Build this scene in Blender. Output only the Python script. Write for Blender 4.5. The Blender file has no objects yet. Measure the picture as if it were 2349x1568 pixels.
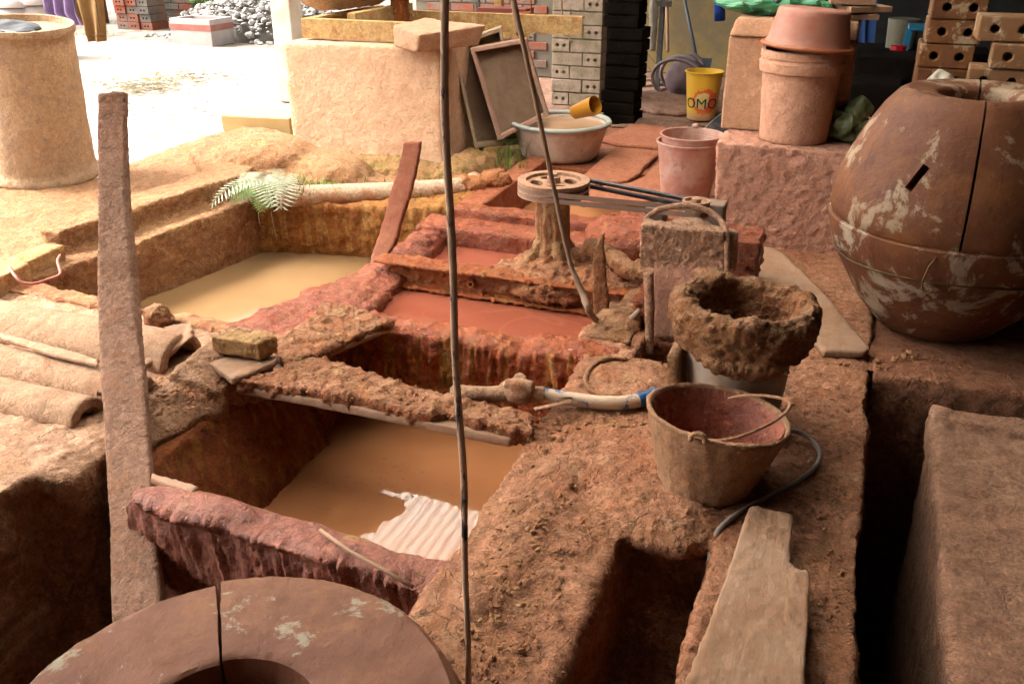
import bpy, bmesh, math, random
import numpy as np
from mathutils import Vector, Matrix
random.seed(7); RNG = np.random.default_rng(7)
C = bpy.context.scene
COL = C.collection
R = math.radians
# ------------------------------------------------------------------ camera
CH = 1.25                      # camera height above the rims of the clay tanks (z = 0)
PITCH, YAW = R(25.0), R(20.6)
FPX, IW, IH = 2100.0, 2349.0, 1568.0
cam = bpy.data.cameras.new('camera'); camo = bpy.data.objects.new('camera', cam); COL.objects.link(camo)
camo.location = (0, 0, CH); camo.rotation_euler = (R(90) - PITCH, 0, YAW)
cam.sensor_width = 36; cam.lens = 36 * FPX / IW; cam.clip_end = 500; cam.clip_start = .02
cam.dof.use_dof = False
C.camera = camo
# ------------------------------------------------------------------ light: bright overcast day outside, roofed workshop inside
w = bpy.data.worlds.new('World'); C.world = w; w.use_nodes = True
nt = w.node_tree; bg = nt.nodes['Background']
SUN_EL, SUN_AZ = 46.0, -102.0   # azimuth measured from +Y towards +X: the light comes in over the yard at the left
sky = nt.nodes.new('ShaderNodeTexSky'); sky.sky_type = 'NISHITA'; sky.sun_disc = False
sky.sun_elevation = R(SUN_EL); sky.sun_rotation = R(SUN_AZ); sky.dust_density = 6; sky.air_density = 1.0; sky.ozone_density = .6
hs = nt.nodes.new('ShaderNodeHueSaturation'); hs.inputs['Saturation'].default_value = .12   # cloud cover: the sky reads white
tn = nt.nodes.new('ShaderNodeMix'); tn.data_type = 'RGBA'; tn.blend_type = 'MULTIPLY'; tn.inputs['Factor'].default_value = 1
tn.inputs['B'].default_value = (1.0, .965, .91, 1)
nt.links.new(sky.outputs[0], hs.inputs['Color']); nt.links.new(hs.outputs[0], tn.inputs['A']); nt.links.new(tn.outputs['Result'], bg.inputs['Color'])
bg.inputs['Strength'].default_value = .15
sl = bpy.data.lights.new('sun', 'SUN'); sl.energy = 1.5; sl.angle = R(16); sl.color = (1, .96, .90)
so = bpy.data.objects.new('sun', sl); COL.objects.link(so)
_d = Vector((math.sin(R(SUN_AZ)) * math.cos(R(SUN_EL)), math.cos(R(SUN_AZ)) * math.cos(R(SUN_EL)), math.sin(R(SUN_EL))))
so.rotation_euler = _d.to_track_quat('Z', 'Y').to_euler()
C.view_settings.view_transform = 'Standard'; C.view_settings.look = 'None'; C.view_settings.gamma = 1
C.view_settings.use_curve_mapping = False; C.view_settings.exposure = 2.42
C.cycles.use_denoising = True; C.cycles.max_bounces = 8; C.cycles.diffuse_bounces = 2; C.cycles.transparent_max_bounces = 8
C.cycles.sample_clamp_indirect = 6; C.cycles.caustics_reflective = False; C.cycles.caustics_refractive = False
# ------------------------------------------------------------------ sight lines: a photo pixel to a point on a real plane
_cp, _sp, _cy, _sy = math.cos(PITCH), math.sin(PITCH), math.cos(YAW), math.sin(YAW)
_fw = (-_sy * _cp, _cy * _cp, -_sp); _rt = (_cy, _sy, 0.0); _up = (-_sy * _sp, _cy * _sp, _cp)
def ray(x, y):
    a = (x - IW / 2) / FPX; b = -(y - IH / 2) / FPX
    return [_fw[i] + a * _rt[i] + b * _up[i] for i in range(3)]
def atz(x, y, z=0.0):
    d = ray(x, y); t = (z - CH) / d[2]; return (t * d[0], t * d[1], z)
def aty(x, y, Y):
    d = ray(x, y); t = Y / d[1]; return (t * d[0], Y, CH + t * d[2])
def atd(x, y, D):
    d = ray(x, y); return (D * d[0], D * d[1], CH + D * d[2])
# ------------------------------------------------------------------ noise
_perm = RNG.permutation(256); _perm = np.concatenate([_perm, _perm, _perm])
_g = RNG.normal(size=(256, 3)); _g /= np.linalg.norm(_g, axis=1)[:, None]
def pn(p):
    i = np.floor(p).astype(np.int64); f = p - i; i &= 255; u = f * f * f * (f * (f * 6 - 15) + 10)
    out = 0
    for dx in (0, 1):
        wx = u[:, 0] if dx else 1 - u[:, 0]
        for dy in (0, 1):
            wy = u[:, 1] if dy else 1 - u[:, 1]
            for dz in (0, 1):
                wz = u[:, 2] if dz else 1 - u[:, 2]
                g = _g[_perm[_perm[_perm[(i[:, 0] + dx) & 255] + ((i[:, 1] + dy) & 255)] + ((i[:, 2] + dz) & 255)]]
                out = out + wx * wy * wz * ((f[:, 0] - dx) * g[:, 0] + (f[:, 1] - dy) * g[:, 1] + (f[:, 2] - dz) * g[:, 2])
    return out * 1.6
def fbm(p, octv=4, gain=.5):
    a, s, t = 1.0, 0, 0
    for k in range(octv):
        s = s + a * pn(p * 2 ** k + 17.3 * k); t += a; a *= gain
    return s / t
def sst(x, a, b):
    t = np.clip((x - a) / (b - a), 0, 1); return t * t * (3 - 2 * t)
def relief(co, no, spec):
    """spec: list of (kind, amplitude, frequency); returns displaced co"""
    d = np.zeros(len(co))
    for s in spec:
        k, a, f = s[:3]
        if k == 'fbm': d += a * fbm(co * f, 4)
        elif k == 'low': d += a * fbm(co * f + 50, 2)
        elif k == 'billow': d += a * (1 - 2.2 * np.abs(fbm(co * f + 9, 3)))
        elif k == 'flake': d += a * (sst(fbm(co * f + 31, 3, .55), .02, .10) + .6 * sst(fbm(co * f * 1.7 + 77, 3), .06, .12))
        elif k == 'clod': d += a * np.minimum(1.2, np.maximum(0, fbm(co * f + 5, 2) - .10) * 4)
        elif k == 'drip':
            n = fbm(co * np.array([f, f, f * .12]) + 3, 3); wv = 1 - np.abs(no[:, 2]); d += a * wv * np.abs(n) * 2.2
        elif k == 'board':   # horizontal courses
            pass
    return co + no * d[:, None]
# ------------------------------------------------------------------ mesh tools
def box(x0, x1, y0, y1, z0, z1):
    V = [(x, y, z) for z in (z0, z1) for y in (y0, y1) for x in (x0, x1)]
    return V, [(0, 2, 3, 1), (4, 5, 7, 6), (0, 1, 5, 4), (2, 6, 7, 3), (0, 4, 6, 2), (1, 3, 7, 5)]
def prism(top, thick, drop=(0, 0)):
    """top: list of (x,y,z) counter-clockwise or not; extruded straight down by thick"""
    n = len(top); ar = sum(top[i][0] * top[(i + 1) % n][1] - top[(i + 1) % n][0] * top[i][1] for i in range(n))
    if ar < 0: top = top[::-1]
    V = [tuple(p) for p in top] + [(p[0] + drop[0], p[1] + drop[1], p[2] - thick) for p in top]
    F = [tuple(range(n)), tuple(range(2 * n - 1, n - 1, -1))] + [(i, n + i, n + (i + 1) % n, (i + 1) % n) for i in range(n)]
    return V, F
def hexa(p):   # 8 points: 4 bottom, 4 top (ccw)
    return [tuple(q) for q in p], [(3, 2, 1, 0), (4, 5, 6, 7), (0, 1, 5, 4), (1, 2, 6, 5), (2, 3, 7, 6), (3, 0, 4, 7)]
def obox(c, size, rot=(0, 0, 0)):
    M = Matrix.Translation(Vector(c)) @ (Matrix.Rotation(rot[2], 4, 'Z') @ Matrix.Rotation(rot[1], 4, 'Y') @ Matrix.Rotation(rot[0], 4, 'X'))
    V, F = box(-size[0] / 2, size[0] / 2, -size[1] / 2, size[1] / 2, -size[2] / 2, size[2] / 2)
    return [tuple(M @ Vector(v)) for v in V], F
def merge(*ms):
    V, F = [], []
    for v, f in ms:
        o = len(V); V += list(v); F += [tuple(i + o for i in q) for q in f]
    return V, F
def tube(path, rad, n=10, cap=True, flat=1.0):
    P_ = [Vector(p) for p in path]; m = len(P_)
    rads = rad if isinstance(rad, (list, tuple)) else [rad] * m
    V, F = [], []; up = Vector((0, 0, 1)); prev = None
    for i, p in enumerate(P_):
        t = (P_[min(i + 1, m - 1)] - P_[max(i - 1, 0)]).normalized()
        if prev is None:
            a = t.cross(up if abs(t.z) < .9 else Vector((1, 0, 0))).normalized()
        else: a = (prev - t * prev.dot(t)).normalized()
        prev = a; b = t.cross(a)
        for k in range(n):
            th = 2 * math.pi * k / n
            V.append(tuple(p + a * (math.cos(th) * rads[i]) + b * (math.sin(th) * rads[i] * flat)))
    for i in range(m - 1):
        for k in range(n):
            F.append((i * n + k, i * n + (k + 1) % n, (i + 1) * n + (k + 1) % n, (i + 1) * n + k))
    if cap:
        F.append(tuple(range(n - 1, -1, -1))); F.append(tuple(range((m - 1) * n, m * n)))
    return V, F
def smoothpath(pts, k=6):
    P_ = [Vector(p) for p in pts]; out = []
    for i in range(len(P_) - 1):
        p0, p1, p2, p3 = P_[max(i - 1, 0)], P_[i], P_[i + 1], P_[min(i + 2, len(P_) - 1)]
        for j in range(k):
            t = j / k; out.append(tuple(.5 * ((2 * p1) + (p2 - p0) * t + (2 * p0 - 5 * p1 + 4 * p2 - p3) * t * t + (3 * p1 - p0 - 3 * p2 + p3) * t ** 3)))
    out.append(tuple(P_[-1])); return out
def lathe(prof, n=48, M=None, wob=0.0, seed=0, closed=False, solid=False):
    """prof: (r, z) from outside bottom over the rim to the inside bottom"""
    V, F = [], []; m = len(prof)
    for r, z in prof:
        for k in range(n):
            th = 2 * math.pi * k / n
            rr = r * (1 + wob * math.sin(2 * th + seed) + wob * .5 * math.sin(3 * th + 2 * seed + z * 6))
            V.append((rr * math.cos(th), rr * math.sin(th), z))
    for i in range(m - 1):
        for k in range(n):
            F.append((i * n + k, i * n + (k + 1) % n, (i + 1) * n + (k + 1) % n, (i + 1) * n + k))
    if closed: F += [((m - 1) * n + k, (m - 1) * n + (k + 1) % n, (k + 1) % n, k) for k in range(n)]
    else:
        if prof[0][0] < .005 or prof[-1][0] < .005 or solid: 
            if prof[0][0] < .005 or solid: F.append(tuple(range(n - 1, -1, -1)))
            if prof[-1][0] < .005 or solid: F.append(tuple(range((m - 1) * n, m * n)))
    if M is not None: V = [tuple(M @ Vector(v)) for v in V]
    return V, F
def dense(prof, step):
    out = [prof[0]]
    for a, b in zip(prof, prof[1:]):
        L = math.hypot(b[0] - a[0], b[1] - a[1]); n = max(1, int(L / step))
        out += [(a[0] + (b[0] - a[0]) * j / n, a[1] + (b[1] - a[1]) * j / n) for j in range(1, n + 1)]
    return out
def ellipsoid(c, r, n=12, m=8):
    V = [(c[0], c[1], c[2] - r[2])]; F = []
    for i in range(1, m):
        ph = -math.pi / 2 + math.pi * i / m
        for k in range(n):
            th = 2 * math.pi * k / n; V.append((c[0] + r[0] * math.cos(ph) * math.cos(th), c[1] + r[1] * math.cos(ph) * math.sin(th), c[2] + r[2] * math.sin(ph)))
    V.append((c[0], c[1], c[2] + r[2])); e = len(V) - 1
    for k in range(n):
        F.append((0, 1 + (k + 1) % n, 1 + k)); F.append((e, 1 + (m - 2) * n + k, 1 + (m - 2) * n + (k + 1) % n))
        for i in range(m - 2): F.append((1 + i * n + k, 1 + i * n + (k + 1) % n, 1 + (i + 1) * n + (k + 1) % n, 1 + (i + 1) * n + k))
    return V, F
def MT(loc, rx=0, ry=0, rz=0):
    return Matrix.Translation(Vector(loc)) @ Matrix.Rotation(rz, 4, 'Z') @ Matrix.Rotation(ry, 4, 'Y') @ Matrix.Rotation(rx, 4, 'X')
def xf(M, vf): return [tuple(M @ Vector(v)) for v in vf[0]], vf[1]
def tag(o, label=None, cat=None, group=None, kind=None):
    if label: o['label'] = label
    if cat: o['category'] = cat
    if group: o['group'] = group
    if kind: o['kind'] = kind
    return o
def wloc(o):
    l = Vector((0, 0, 0))
    while o is not None: l += o.location; o = o.parent
    return l
def thing(name, label, cat, loc=(0, 0, 0), group=None):
    o = bpy.data.objects.new(name, None); COL.objects.link(o); o.location = loc; o.empty_display_size = .05
    return tag(o, label, cat, group)
def link_mesh(name, me, mat, parent=None, smooth=True, loc=None):
    """me is in world coordinates; gives it an origin at its base and parents it"""
    o = bpy.data.objects.new(name, me); COL.objects.link(o)
    if mat: me.materials.clear(); me.materials.append(mat)
    n = len(me.vertices); co = np.empty(n * 3, np.float32); me.vertices.foreach_get('co', co); co = co.reshape(-1, 3)
    if loc is None: lo, hi = co.min(0), co.max(0); loc = ((lo[0] + hi[0]) / 2, (lo[1] + hi[1]) / 2, lo[2])
    co = co - np.array(loc, np.float32); me.vertices.foreach_set('co', co.ravel()); me.update()
    o.location = Vector(loc) - (wloc(parent) if parent else Vector((0, 0, 0))); o.parent = parent
    if len(me.polygons): me.polygons.foreach_set('use_smooth', [bool(smooth)] * len(me.polygons))
    return o
def mesh(name, vf, mat, parent=None, smooth=False, bevel=0, spec=None, sharp=None):
    me = bpy.data.meshes.new(name); me.from_pydata([tuple(v) for v in vf[0]], [], [tuple(f) for f in vf[1]]); me.update()
    if spec:
        n = len(me.vertices); co = np.empty(n * 3); me.vertices.foreach_get('co', co); no = np.empty(n * 3); me.vertex_normals.foreach_get('vector', no)
        co = relief(co.reshape(-1, 3), no.reshape(-1, 3), spec); me.vertices.foreach_set('co', co.ravel()); me.update()
    o = link_mesh(name, me, mat, parent, smooth)
    if sharp: me.set_sharp_from_angle(angle=R(sharp))
    if bevel:
        b = o.modifiers.new('bevel', 'BEVEL'); b.width = bevel; b.segments = 2; b.limit_method = 'ANGLE'; b.angle_limit = R(40)
    return o
def mud(name, parts, mat, parent=None, vox=.01, sm=6, spec=(('fbm', .01, 6),), fn=None):
    """solids -> one skin by voxel remesh, softened and given real relief"""
    V, F = merge(*parts); me = bpy.data.meshes.new('t'); me.from_pydata(V, [], F); me.update()
    o = bpy.data.objects.new('t', me); COL.objects.link(o)
    r = o.modifiers.new('r', 'REMESH'); r.mode = 'VOXEL'; r.voxel_size = vox
    if sm: s = o.modifiers.new('s', 'SMOOTH'); s.iterations = sm; s.factor = .5
    dg = bpy.context.evaluated_depsgraph_get(); m2 = bpy.data.meshes.new_from_object(o.evaluated_get(dg))
    bpy.data.objects.remove(o); bpy.data.meshes.remove(me)
    n = len(m2.vertices); co = np.empty(n * 3); m2.vertices.foreach_get('co', co); co = co.reshape(-1, 3)
    no = np.empty(n * 3); m2.vertex_normals.foreach_get('vector', no); no = no.reshape(-1, 3)
    co = relief(co, no, spec)
    if fn is not None: co = fn(co, no)
    m2.vertices.foreach_set('co', co.ravel()); m2.update(); m2.name = name
    return link_mesh(name, m2, mat, parent, True)
def dupe(o, dloc, parent=None, rz=0, label=None):
    c = o.copy(); COL.objects.link(c); c.location = Vector(dloc); c.rotation_euler = (c.rotation_euler[0], c.rotation_euler[1], c.rotation_euler[2] + rz)
    if parent is not None: c.parent = parent
    for ch in list(o.children):
        d = ch.copy(); COL.objects.link(d); d.parent = c
        for g in ch.children:
            e = g.copy(); COL.objects.link(e); e.parent = d
    if label: c['label'] = label
    return c
# ------------------------------------------------------------------ materials
class NB:
    def __init__(s, name):
        s.m = bpy.data.materials.new(name); s.m.use_nodes = True; s.t = s.m.node_tree; s.b = s.t.nodes['Principled BSDF']
        g = s.t.nodes.new('ShaderNodeNewGeometry'); s.pos = g.outputs['Position']; s.nor = g.outputs['True Normal']
    def n(s, ty, **kw):
        x = s.t.nodes.new(ty)
        for k, v in kw.items(): setattr(x, k, v)
        return x
    def link(s, a, b): s.t.links.new(a, b)
    def noise(s, scale, detail=5, rough=.6, vec=None, stretch=None, off=0, dist=0):
        v = vec or s.pos
        if stretch or off:
            mp = s.n('ShaderNodeMapping'); s.link(v, mp.inputs[0]); mp.inputs['Scale'].default_value = stretch or (1, 1, 1)
            mp.inputs['Location'].default_value = (off, off * .7, off * 1.3); v = mp.outputs[0]
        x = s.n('ShaderNodeTexNoise'); x.inputs['Scale'].default_value = scale; x.inputs['Detail'].default_value = detail
        x.inputs['Roughness'].default_value = rough; x.inputs['Distortion'].default_value = dist; s.link(v, x.inputs['Vector']); return x.outputs['Fac']
    def ramp(s, fac, stops):
        r = s.n('ShaderNodeValToRGB'); e = r.color_ramp.elements
        while len(e) < len(stops): e.new(.5)
        for k, (p, c) in enumerate(stops):
            e[k].position = p; e[k].color = (c, c, c, 1) if isinstance(c, (int, float)) else (*c, 1)
        s.link(fac, r.inputs[0]); return r.outputs[0]
    def mix(s, fac, a, b, mode='MIX'):
        x = s.n('ShaderNodeMix'); x.data_type = 'RGBA'; x.blend_type = mode
        if isinstance(fac, (int, float)): x.inputs['Factor'].default_value = fac
        else: s.link(fac, x.inputs['Factor'])
        for k, v in (('A', a), ('B', b)):
            if isinstance(v, tuple): x.inputs[k].default_value = (*v[:3], 1)
            else: s.link(v, x.inputs[k])
        return x.outputs['Result']
    def bump(s, hs_, dist, strength=1.0):
        """hs_: list of (height socket, weight)"""
        acc = None
        for h, wgt in hs_:
            m = s.n('ShaderNodeMath', operation='MULTIPLY'); s.link(h, m.inputs[0]); m.inputs[1].default_value = wgt
            if acc is None: acc = m.outputs[0]
            else:
                a = s.n('ShaderNodeMath', operation='ADD'); s.link(acc, a.inputs[0]); s.link(m.outputs[0], a.inputs[1]); acc = a.outputs[0]
        b = s.n('ShaderNodeBump'); b.inputs['Distance'].default_value = dist; b.inputs['Strength'].default_value = strength
        s.link(acc, b.inputs['Height']); s.link(b.outputs[0], s.b.inputs['Normal'])
    def rough(s, v):
        if isinstance(v, (int, float)): s.b.inputs['Roughness'].default_value = v
        else: s.link(v, s.b.inputs['Roughness'])
ALB = .62                      # overall reflectance of the colours below, lowered to cut bounced light
def S(c, k=1.12):
    if c is None or not isinstance(c, tuple): return c
    l = .3 * c[0] + .59 * c[1] + .11 * c[2]; return tuple(max(.003, l + (x - l) * k) * ALB for x in c[:3])
def mudmat(name, c1, c2, c3=None, spot=None, scale=1.0, bumpd=.006, rough=.9, wet=None, streak=None, spot_amt=.6, spot2=None, top=None, spec=.3, fine=1.0):
    N = NB(name); c1, c2, c3, spot, streak, spot2, top = [None if c is None else S((c[0] * 1.04, c[1] * .90, c[2] * .86), 1.22) for c in (c1, c2, c3, spot, streak, spot2, top)]
    n1 = N.noise(2.3 * scale, 6, .62); n2 = N.noise(11 * scale, 8, .7, off=3.1); n3 = N.noise(46 * scale, 6, .7, off=7.7)
    col = N.mix(N.ramp(n1, [(.36, 0.0), (.62, 1.0)]), c1, c2)
    if c3: col = N.mix(N.ramp(n2, [(.5, 0.0), (.63, .85)]), col, c3)
    if streak:
        st = N.noise(30 * scale, 5, .6, stretch=(1, 1, .07), off=1.3)
        nx = N.n('ShaderNodeSeparateXYZ'); N.link(N.nor, nx.inputs[0]); ab = N.n('ShaderNodeMath', operation='ABSOLUTE'); N.link(nx.outputs[2], ab.inputs[0])
        ii = N.n('ShaderNodeMath', operation='SUBTRACT'); ii.inputs[0].default_value = 1; N.link(ab.outputs[0], ii.inputs[1]); ii.use_clamp = True
        mm = N.n('ShaderNodeMath', operation='MULTIPLY'); N.link(N.ramp(st, [(.5, 0.0), (.6, 1.0)]), mm.inputs[0]); N.link(ii.outputs[0], mm.inputs[1])
        col = N.mix(mm.outputs[0], col, streak)
    if top:   # upward faces painted paler, so tops look lit against darker sides
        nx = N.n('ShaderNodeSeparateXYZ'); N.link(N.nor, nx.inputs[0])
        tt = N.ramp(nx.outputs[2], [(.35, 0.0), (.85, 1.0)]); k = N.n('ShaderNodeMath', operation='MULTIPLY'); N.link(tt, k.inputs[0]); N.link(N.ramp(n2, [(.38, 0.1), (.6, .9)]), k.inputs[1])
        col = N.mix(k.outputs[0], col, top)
    if spot: col = N.mix(N.ramp(N.noise(17 * scale, 6, .75, off=12), [(.56, 0.0), (.62, spot_amt)]), col, spot)
    if spot2: col = N.mix(N.ramp(N.noise(9 * scale, 7, .75, off=23), [(.57, 0.0), (.63, .8)]), col, spot2)
    n6 = N.noise(130 * scale, 5, .75, off=8)
    col = N.mix(fine, col, N.mix(1.0, col, N.ramp(n3, [(.3, .70), (.7, 1.3)]), 'MULTIPLY')); col = N.mix(fine, col, N.mix(1.0, col, N.ramp(n6, [(.33, .66), (.5, 1.05), (.7, 1.32)]), 'MULTIPLY'))
    N.link(col, N.b.inputs['Base Color']); N.b.inputs['Specular IOR Level'].default_value = spec
    n5 = N.noise(150 * scale, 4, .7, off=2); fl = N.ramp(n2, [(.47, 0.0), (.53, 1.0)])
    vo = N.n('ShaderNodeTexVoronoi', feature='DISTANCE_TO_EDGE'); wv = N.n('ShaderNodeVectorMath', operation='ADD'); N.link(N.pos, wv.inputs[0])
    wn = N.n('ShaderNodeTexNoise'); wn.inputs['Scale'].default_value = 22; wn.inputs['Detail'].default_value = 4; N.link(N.pos, wn.inputs['Vector']); ws_ = N.n('ShaderNodeVectorMath', operation='SCALE'); N.link(wn.outputs['Color'], ws_.inputs[0]); ws_.inputs['Scale'].default_value = .05
    N.link(ws_.outputs[0], wv.inputs[1]); N.link(wv.outputs[0], vo.inputs['Vector']); vo.inputs['Scale'].default_value = 17 * scale
    ck = N.mix(N.ramp(N.noise(3.5, 3, .6, off=31), [(.48, 0.0), (.58, 1.0)]), (1, 1, 1), N.ramp(vo.outputs['Distance'], [(.0, 0.0), (.035, 1.0)]))
    N.bump([(n3, 1.0), (n5, .6), (n2, 1.2), (fl, .3), (ck, .45 * fine)], bumpd * 1.5)
    if wet is not None: N.rough(N.ramp(N.noise(11, 5, .6, off=5), [(.46, wet), (.62, min(1, wet + .4))]))
    else: N.rough(rough)
    return N.m
def liquid(name, col, col2, rough=.05, scale=3, ripple=.0006, swirl=None):
    N = NB(name); n = N.noise(scale, 4, .5, dist=1.2)
    col, col2, swirl = S(col), S(col2), S(swirl)
    c = N.mix(N.ramp(n, [(.4, 0.0), (.62, 1.0)]), col, col2)
    if swirl: c = N.mix(N.ramp(N.noise(1.6, 1, .4, dist=3, off=4), [(.485, 0.0), (.5, .4), (.515, 0.0)]), c, swirl)
    N.link(c, N.b.inputs['Base Color']); N.rough(rough); N.b.inputs['IOR'].default_value = 1.45; N.b.inputs['Specular IOR Level'].default_value = .75
    N.bump([(N.noise(7, 2, .5, off=3), 1)], ripple); return N.m
def plain(name, col, col2=None, rough=.6, scale=8, bumpd=.001, spec=.4, metal=0, dirt=None, dscale=6, damt=.8, spot=None):
    col2 = col2 or tuple(x * .8 for x in col); col, col2, dirt, spot = [S(x) for x in (col, col2, dirt, spot)]
    N = NB(name); c = N.mix(N.ramp(N.noise(scale, 6, .6), [(.35, 0.0), (.65, 1.0)]), col, col2)
    if dirt: c = N.mix(N.ramp(N.noise(dscale, 8, .72, off=6), [(.45, 0.0), (.58, damt)]), c, dirt)
    if spot: c = N.mix(N.ramp(N.noise(dscale * 4, 7, .75, off=9), [(.58, 0.0), (.64, .9)]), c, spot)
    N.link(c, N.b.inputs['Base Color']); N.rough(rough); N.b.inputs['Specular IOR Level'].default_value = spec; N.b.inputs['Metallic'].default_value = metal
    if bumpd: N.bump([(N.noise(scale * 8, 5, .65, off=1), 1), (N.noise(scale * 1.5, 5, .6, off=4), 1.5)], bumpd)
    return N.m
def grain(name, col, col2, dirt, axis=(1, 12, 12), rough=.85, damt=.8, dscale=7, bumpd=.003):
    N = NB(name); col, col2, dirt = S(col), S(col2), S(dirt); g = N.noise(6, 7, .65, stretch=axis)
    c = N.mix(N.ramp(g, [(.35, 0.0), (.65, 1.0)]), col, col2)
    c = N.mix(N.ramp(N.noise(dscale, 8, .72, off=6), [(.42, 0.0), (.58, damt)]), c, dirt)
    N.link(c, N.b.inputs['Base Color']); N.rough(rough); N.b.inputs['Specular IOR Level'].default_value = .25
    N.bump([(g, 1.0), (N.noise(60, 6, .7, off=2), 1), (N.noise(12, 6, .7, off=8), 1.2)], bumpd); return N.m
# ------------------------------------------------------------------ shared materials
TAN, DUST, ORANGE, REDB, OCHRE, PINK = (.47, .29, .17), (.53, .35, .24), (.43, .21, .10), (.27, .10, .055), (.50, .33, .12), (.50, .26, .19)
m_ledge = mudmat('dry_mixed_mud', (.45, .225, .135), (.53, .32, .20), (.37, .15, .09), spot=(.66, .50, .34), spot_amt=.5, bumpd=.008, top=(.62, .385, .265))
m_ledge2 = mudmat('brown_floor_mud', (.36, .20, .13), (.44, .26, .17), (.25, .12, .075), bumpd=.007)
m_redwet = mudmat('wet_red_slip', (.42, .13, .07), (.50, .19, .105), (.30, .08, .04), spot=(.48, .27, .10), spot_amt=.5, wet=.26, bumpd=.009, spec=.5)
m_redwall = mudmat('red_slip_wall', (.48, .14, .065), (.52, .19, .085), (.34, .085, .04), streak=(.52, .32, .11), wet=.25, bumpd=.006, spec=.5)
m_pinkslip = mudmat('pink_fresh_slip', (.38, .16, .115), (.46, .22, .16), (.27, .095, .06), spot2=(.50, .38, .16), wet=.3, bumpd=.006, spec=.5, scale=.8)
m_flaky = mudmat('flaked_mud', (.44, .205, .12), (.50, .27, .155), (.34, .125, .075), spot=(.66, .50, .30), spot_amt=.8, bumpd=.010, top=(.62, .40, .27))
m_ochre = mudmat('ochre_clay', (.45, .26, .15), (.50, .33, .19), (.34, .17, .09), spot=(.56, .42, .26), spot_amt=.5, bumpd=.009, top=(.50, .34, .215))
m_tankin = mudmat('ochre_tank_wall', (.38, .185, .075), (.47, .28, .12), (.28, .12, .05), streak=(.5, .33, .15), bumpd=.007)
m_tan = mudmat('tan_concrete_slurry', (.52, .33, .19), (.57, .39, .24), (.45, .25, .14), bumpd=.005)
m_pale = mudmat('pale_dusty_clay', (.58, .43, .31), (.63, .48, .36), (.50, .35, .24), bumpd=.004, fine=.5)
m_dustpink = mudmat('pink_dusty_render', (.74, .47, .37), (.78, .52, .41), (.68, .41, .31), bumpd=.006, scale=1.3, fine=.7)
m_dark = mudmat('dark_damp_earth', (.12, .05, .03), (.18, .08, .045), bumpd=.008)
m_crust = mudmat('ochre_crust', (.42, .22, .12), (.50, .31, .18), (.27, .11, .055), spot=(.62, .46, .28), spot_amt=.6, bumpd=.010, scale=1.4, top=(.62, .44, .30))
m_wood = grain('clay_caked_wood', (.48, .295, .19), (.43, .24, .15), (.54, .36, .25), axis=(10, 1.5, 10))
m_woodred = grain('red_stained_wood', (.36, .15, .09), (.44, .21, .13), (.30, .10, .06), axis=(8, 8, 1))
m_postwood = mudmat('clay_coated_post_wood', (.42, .29, .22), (.46, .33, .25), (.36, .22, .15), bumpd=.006, scale=1.6)
m_liq_y = liquid('yellow_clay_water', (.34, .21, .11), (.37, .235, .125), .12)
m_liq_o = liquid('orange_clay_water', (.62, .28, .14), (.66, .31, .155), .015, ripple=.0003)
m_liq_r = liquid('red_slip_liquid', (.40, .125, .08), (.44, .145, .095), .04, swirl=(.56, .22, .14), ripple=.0012)
# ------------------------------------------------------------------ THE SETTING: ground, floor
N_ = NB('yard_ground')
_c = N_.mix(N_.ramp(N_.noise(1.1, 8, .65), [(.4, 0.0), (.6, 1.0)]), (.52, .47, .41), (.36, .30, .24))
_c = N_.mix(N_.ramp(N_.noise(6, 8, .75, off=3), [(.56, 0.0), (.60, .85)]), _c, (.13, .10, .06))
_sx = N_.n('ShaderNodeSeparateXYZ'); N_.link(N_.pos, _sx.inputs[0]); _ma = N_.n('ShaderNodeMath', operation='MULTIPLY_ADD'); N_.link(N_.noise(1.7, 6, .65, off=9), _ma.inputs[0]); _ma.inputs[1].default_value = 3.2; N_.link(_sx.outputs[1], _ma.inputs[2])
_mr = N_.n('ShaderNodeMapRange'); N_.link(_ma.outputs[0], _mr.inputs['Value']); _mr.inputs['From Min'].default_value = 9.3; _mr.inputs['From Max'].default_value = 10.1   # trodden damp earth begins near the wall
_c = N_.mix(_mr.outputs[0], _c, N_.mix(N_.ramp(N_.noise(4, 7, .7, off=5), [(.4, 0.0), (.6, 1.0)]), (.10, .075, .055), (.24, .19, .15)))
N_.link(_c, N_.b.inputs['Base Color']); N_.rough(.8); N_.bump([(N_.noise(30, 6, .7), 1), (N_.noise(4, 4, .6), 3)], .01); m_yard = N_.m
def groundsheet():
    V, F = [], []
    X0, X1, Y0, Y1 = -3.15, 5.2, -4.2, 10.4; B = 120
    def q(x0, x1, y0, y1, nx, ny):
        o = len(V)
        for j in range(ny + 1):
            for i in range(nx + 1): V.append((x0 + (x1 - x0) * i / nx, y0 + (y1 - y0) * j / ny, 0.0))
        for j in range(ny):
            for i in range(nx): F.append((o + j * (nx + 1) + i, o + j * (nx + 1) + i + 1, o + (j + 1) * (nx + 1) + i + 1, o + (j + 1) * (nx + 1) + i))
    q(-B, -14, -B, B, 2, 2); q(-14, X0, -6, 14, 180, 330); q(-14, X0, 14, B, 2, 2); q(-14, X0, -B, -6, 2, 2)
    q(X0, X1, Y1, B, 2, 2); q(X0, X1, -B, Y0, 2, 2); q(X1, B, -B, B, 2, 2)
    V = np.array(V); r = (V[:, 0] > -14) & (V[:, 0] < X0) & (V[:, 1] > -6) & (V[:, 1] < 14)
    V[:, 2] = np.where(r, .0 + .02 * fbm(V * 1.3, 3) + .006 * fbm(V * 9, 3), 0)
    V[:, 2] += np.where(r, .10 * sst(-V[:, 0], 4.6, 3.3) * sst(V[:, 1], 1.0, 2.0), 0) * 0
    return V, F
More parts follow.
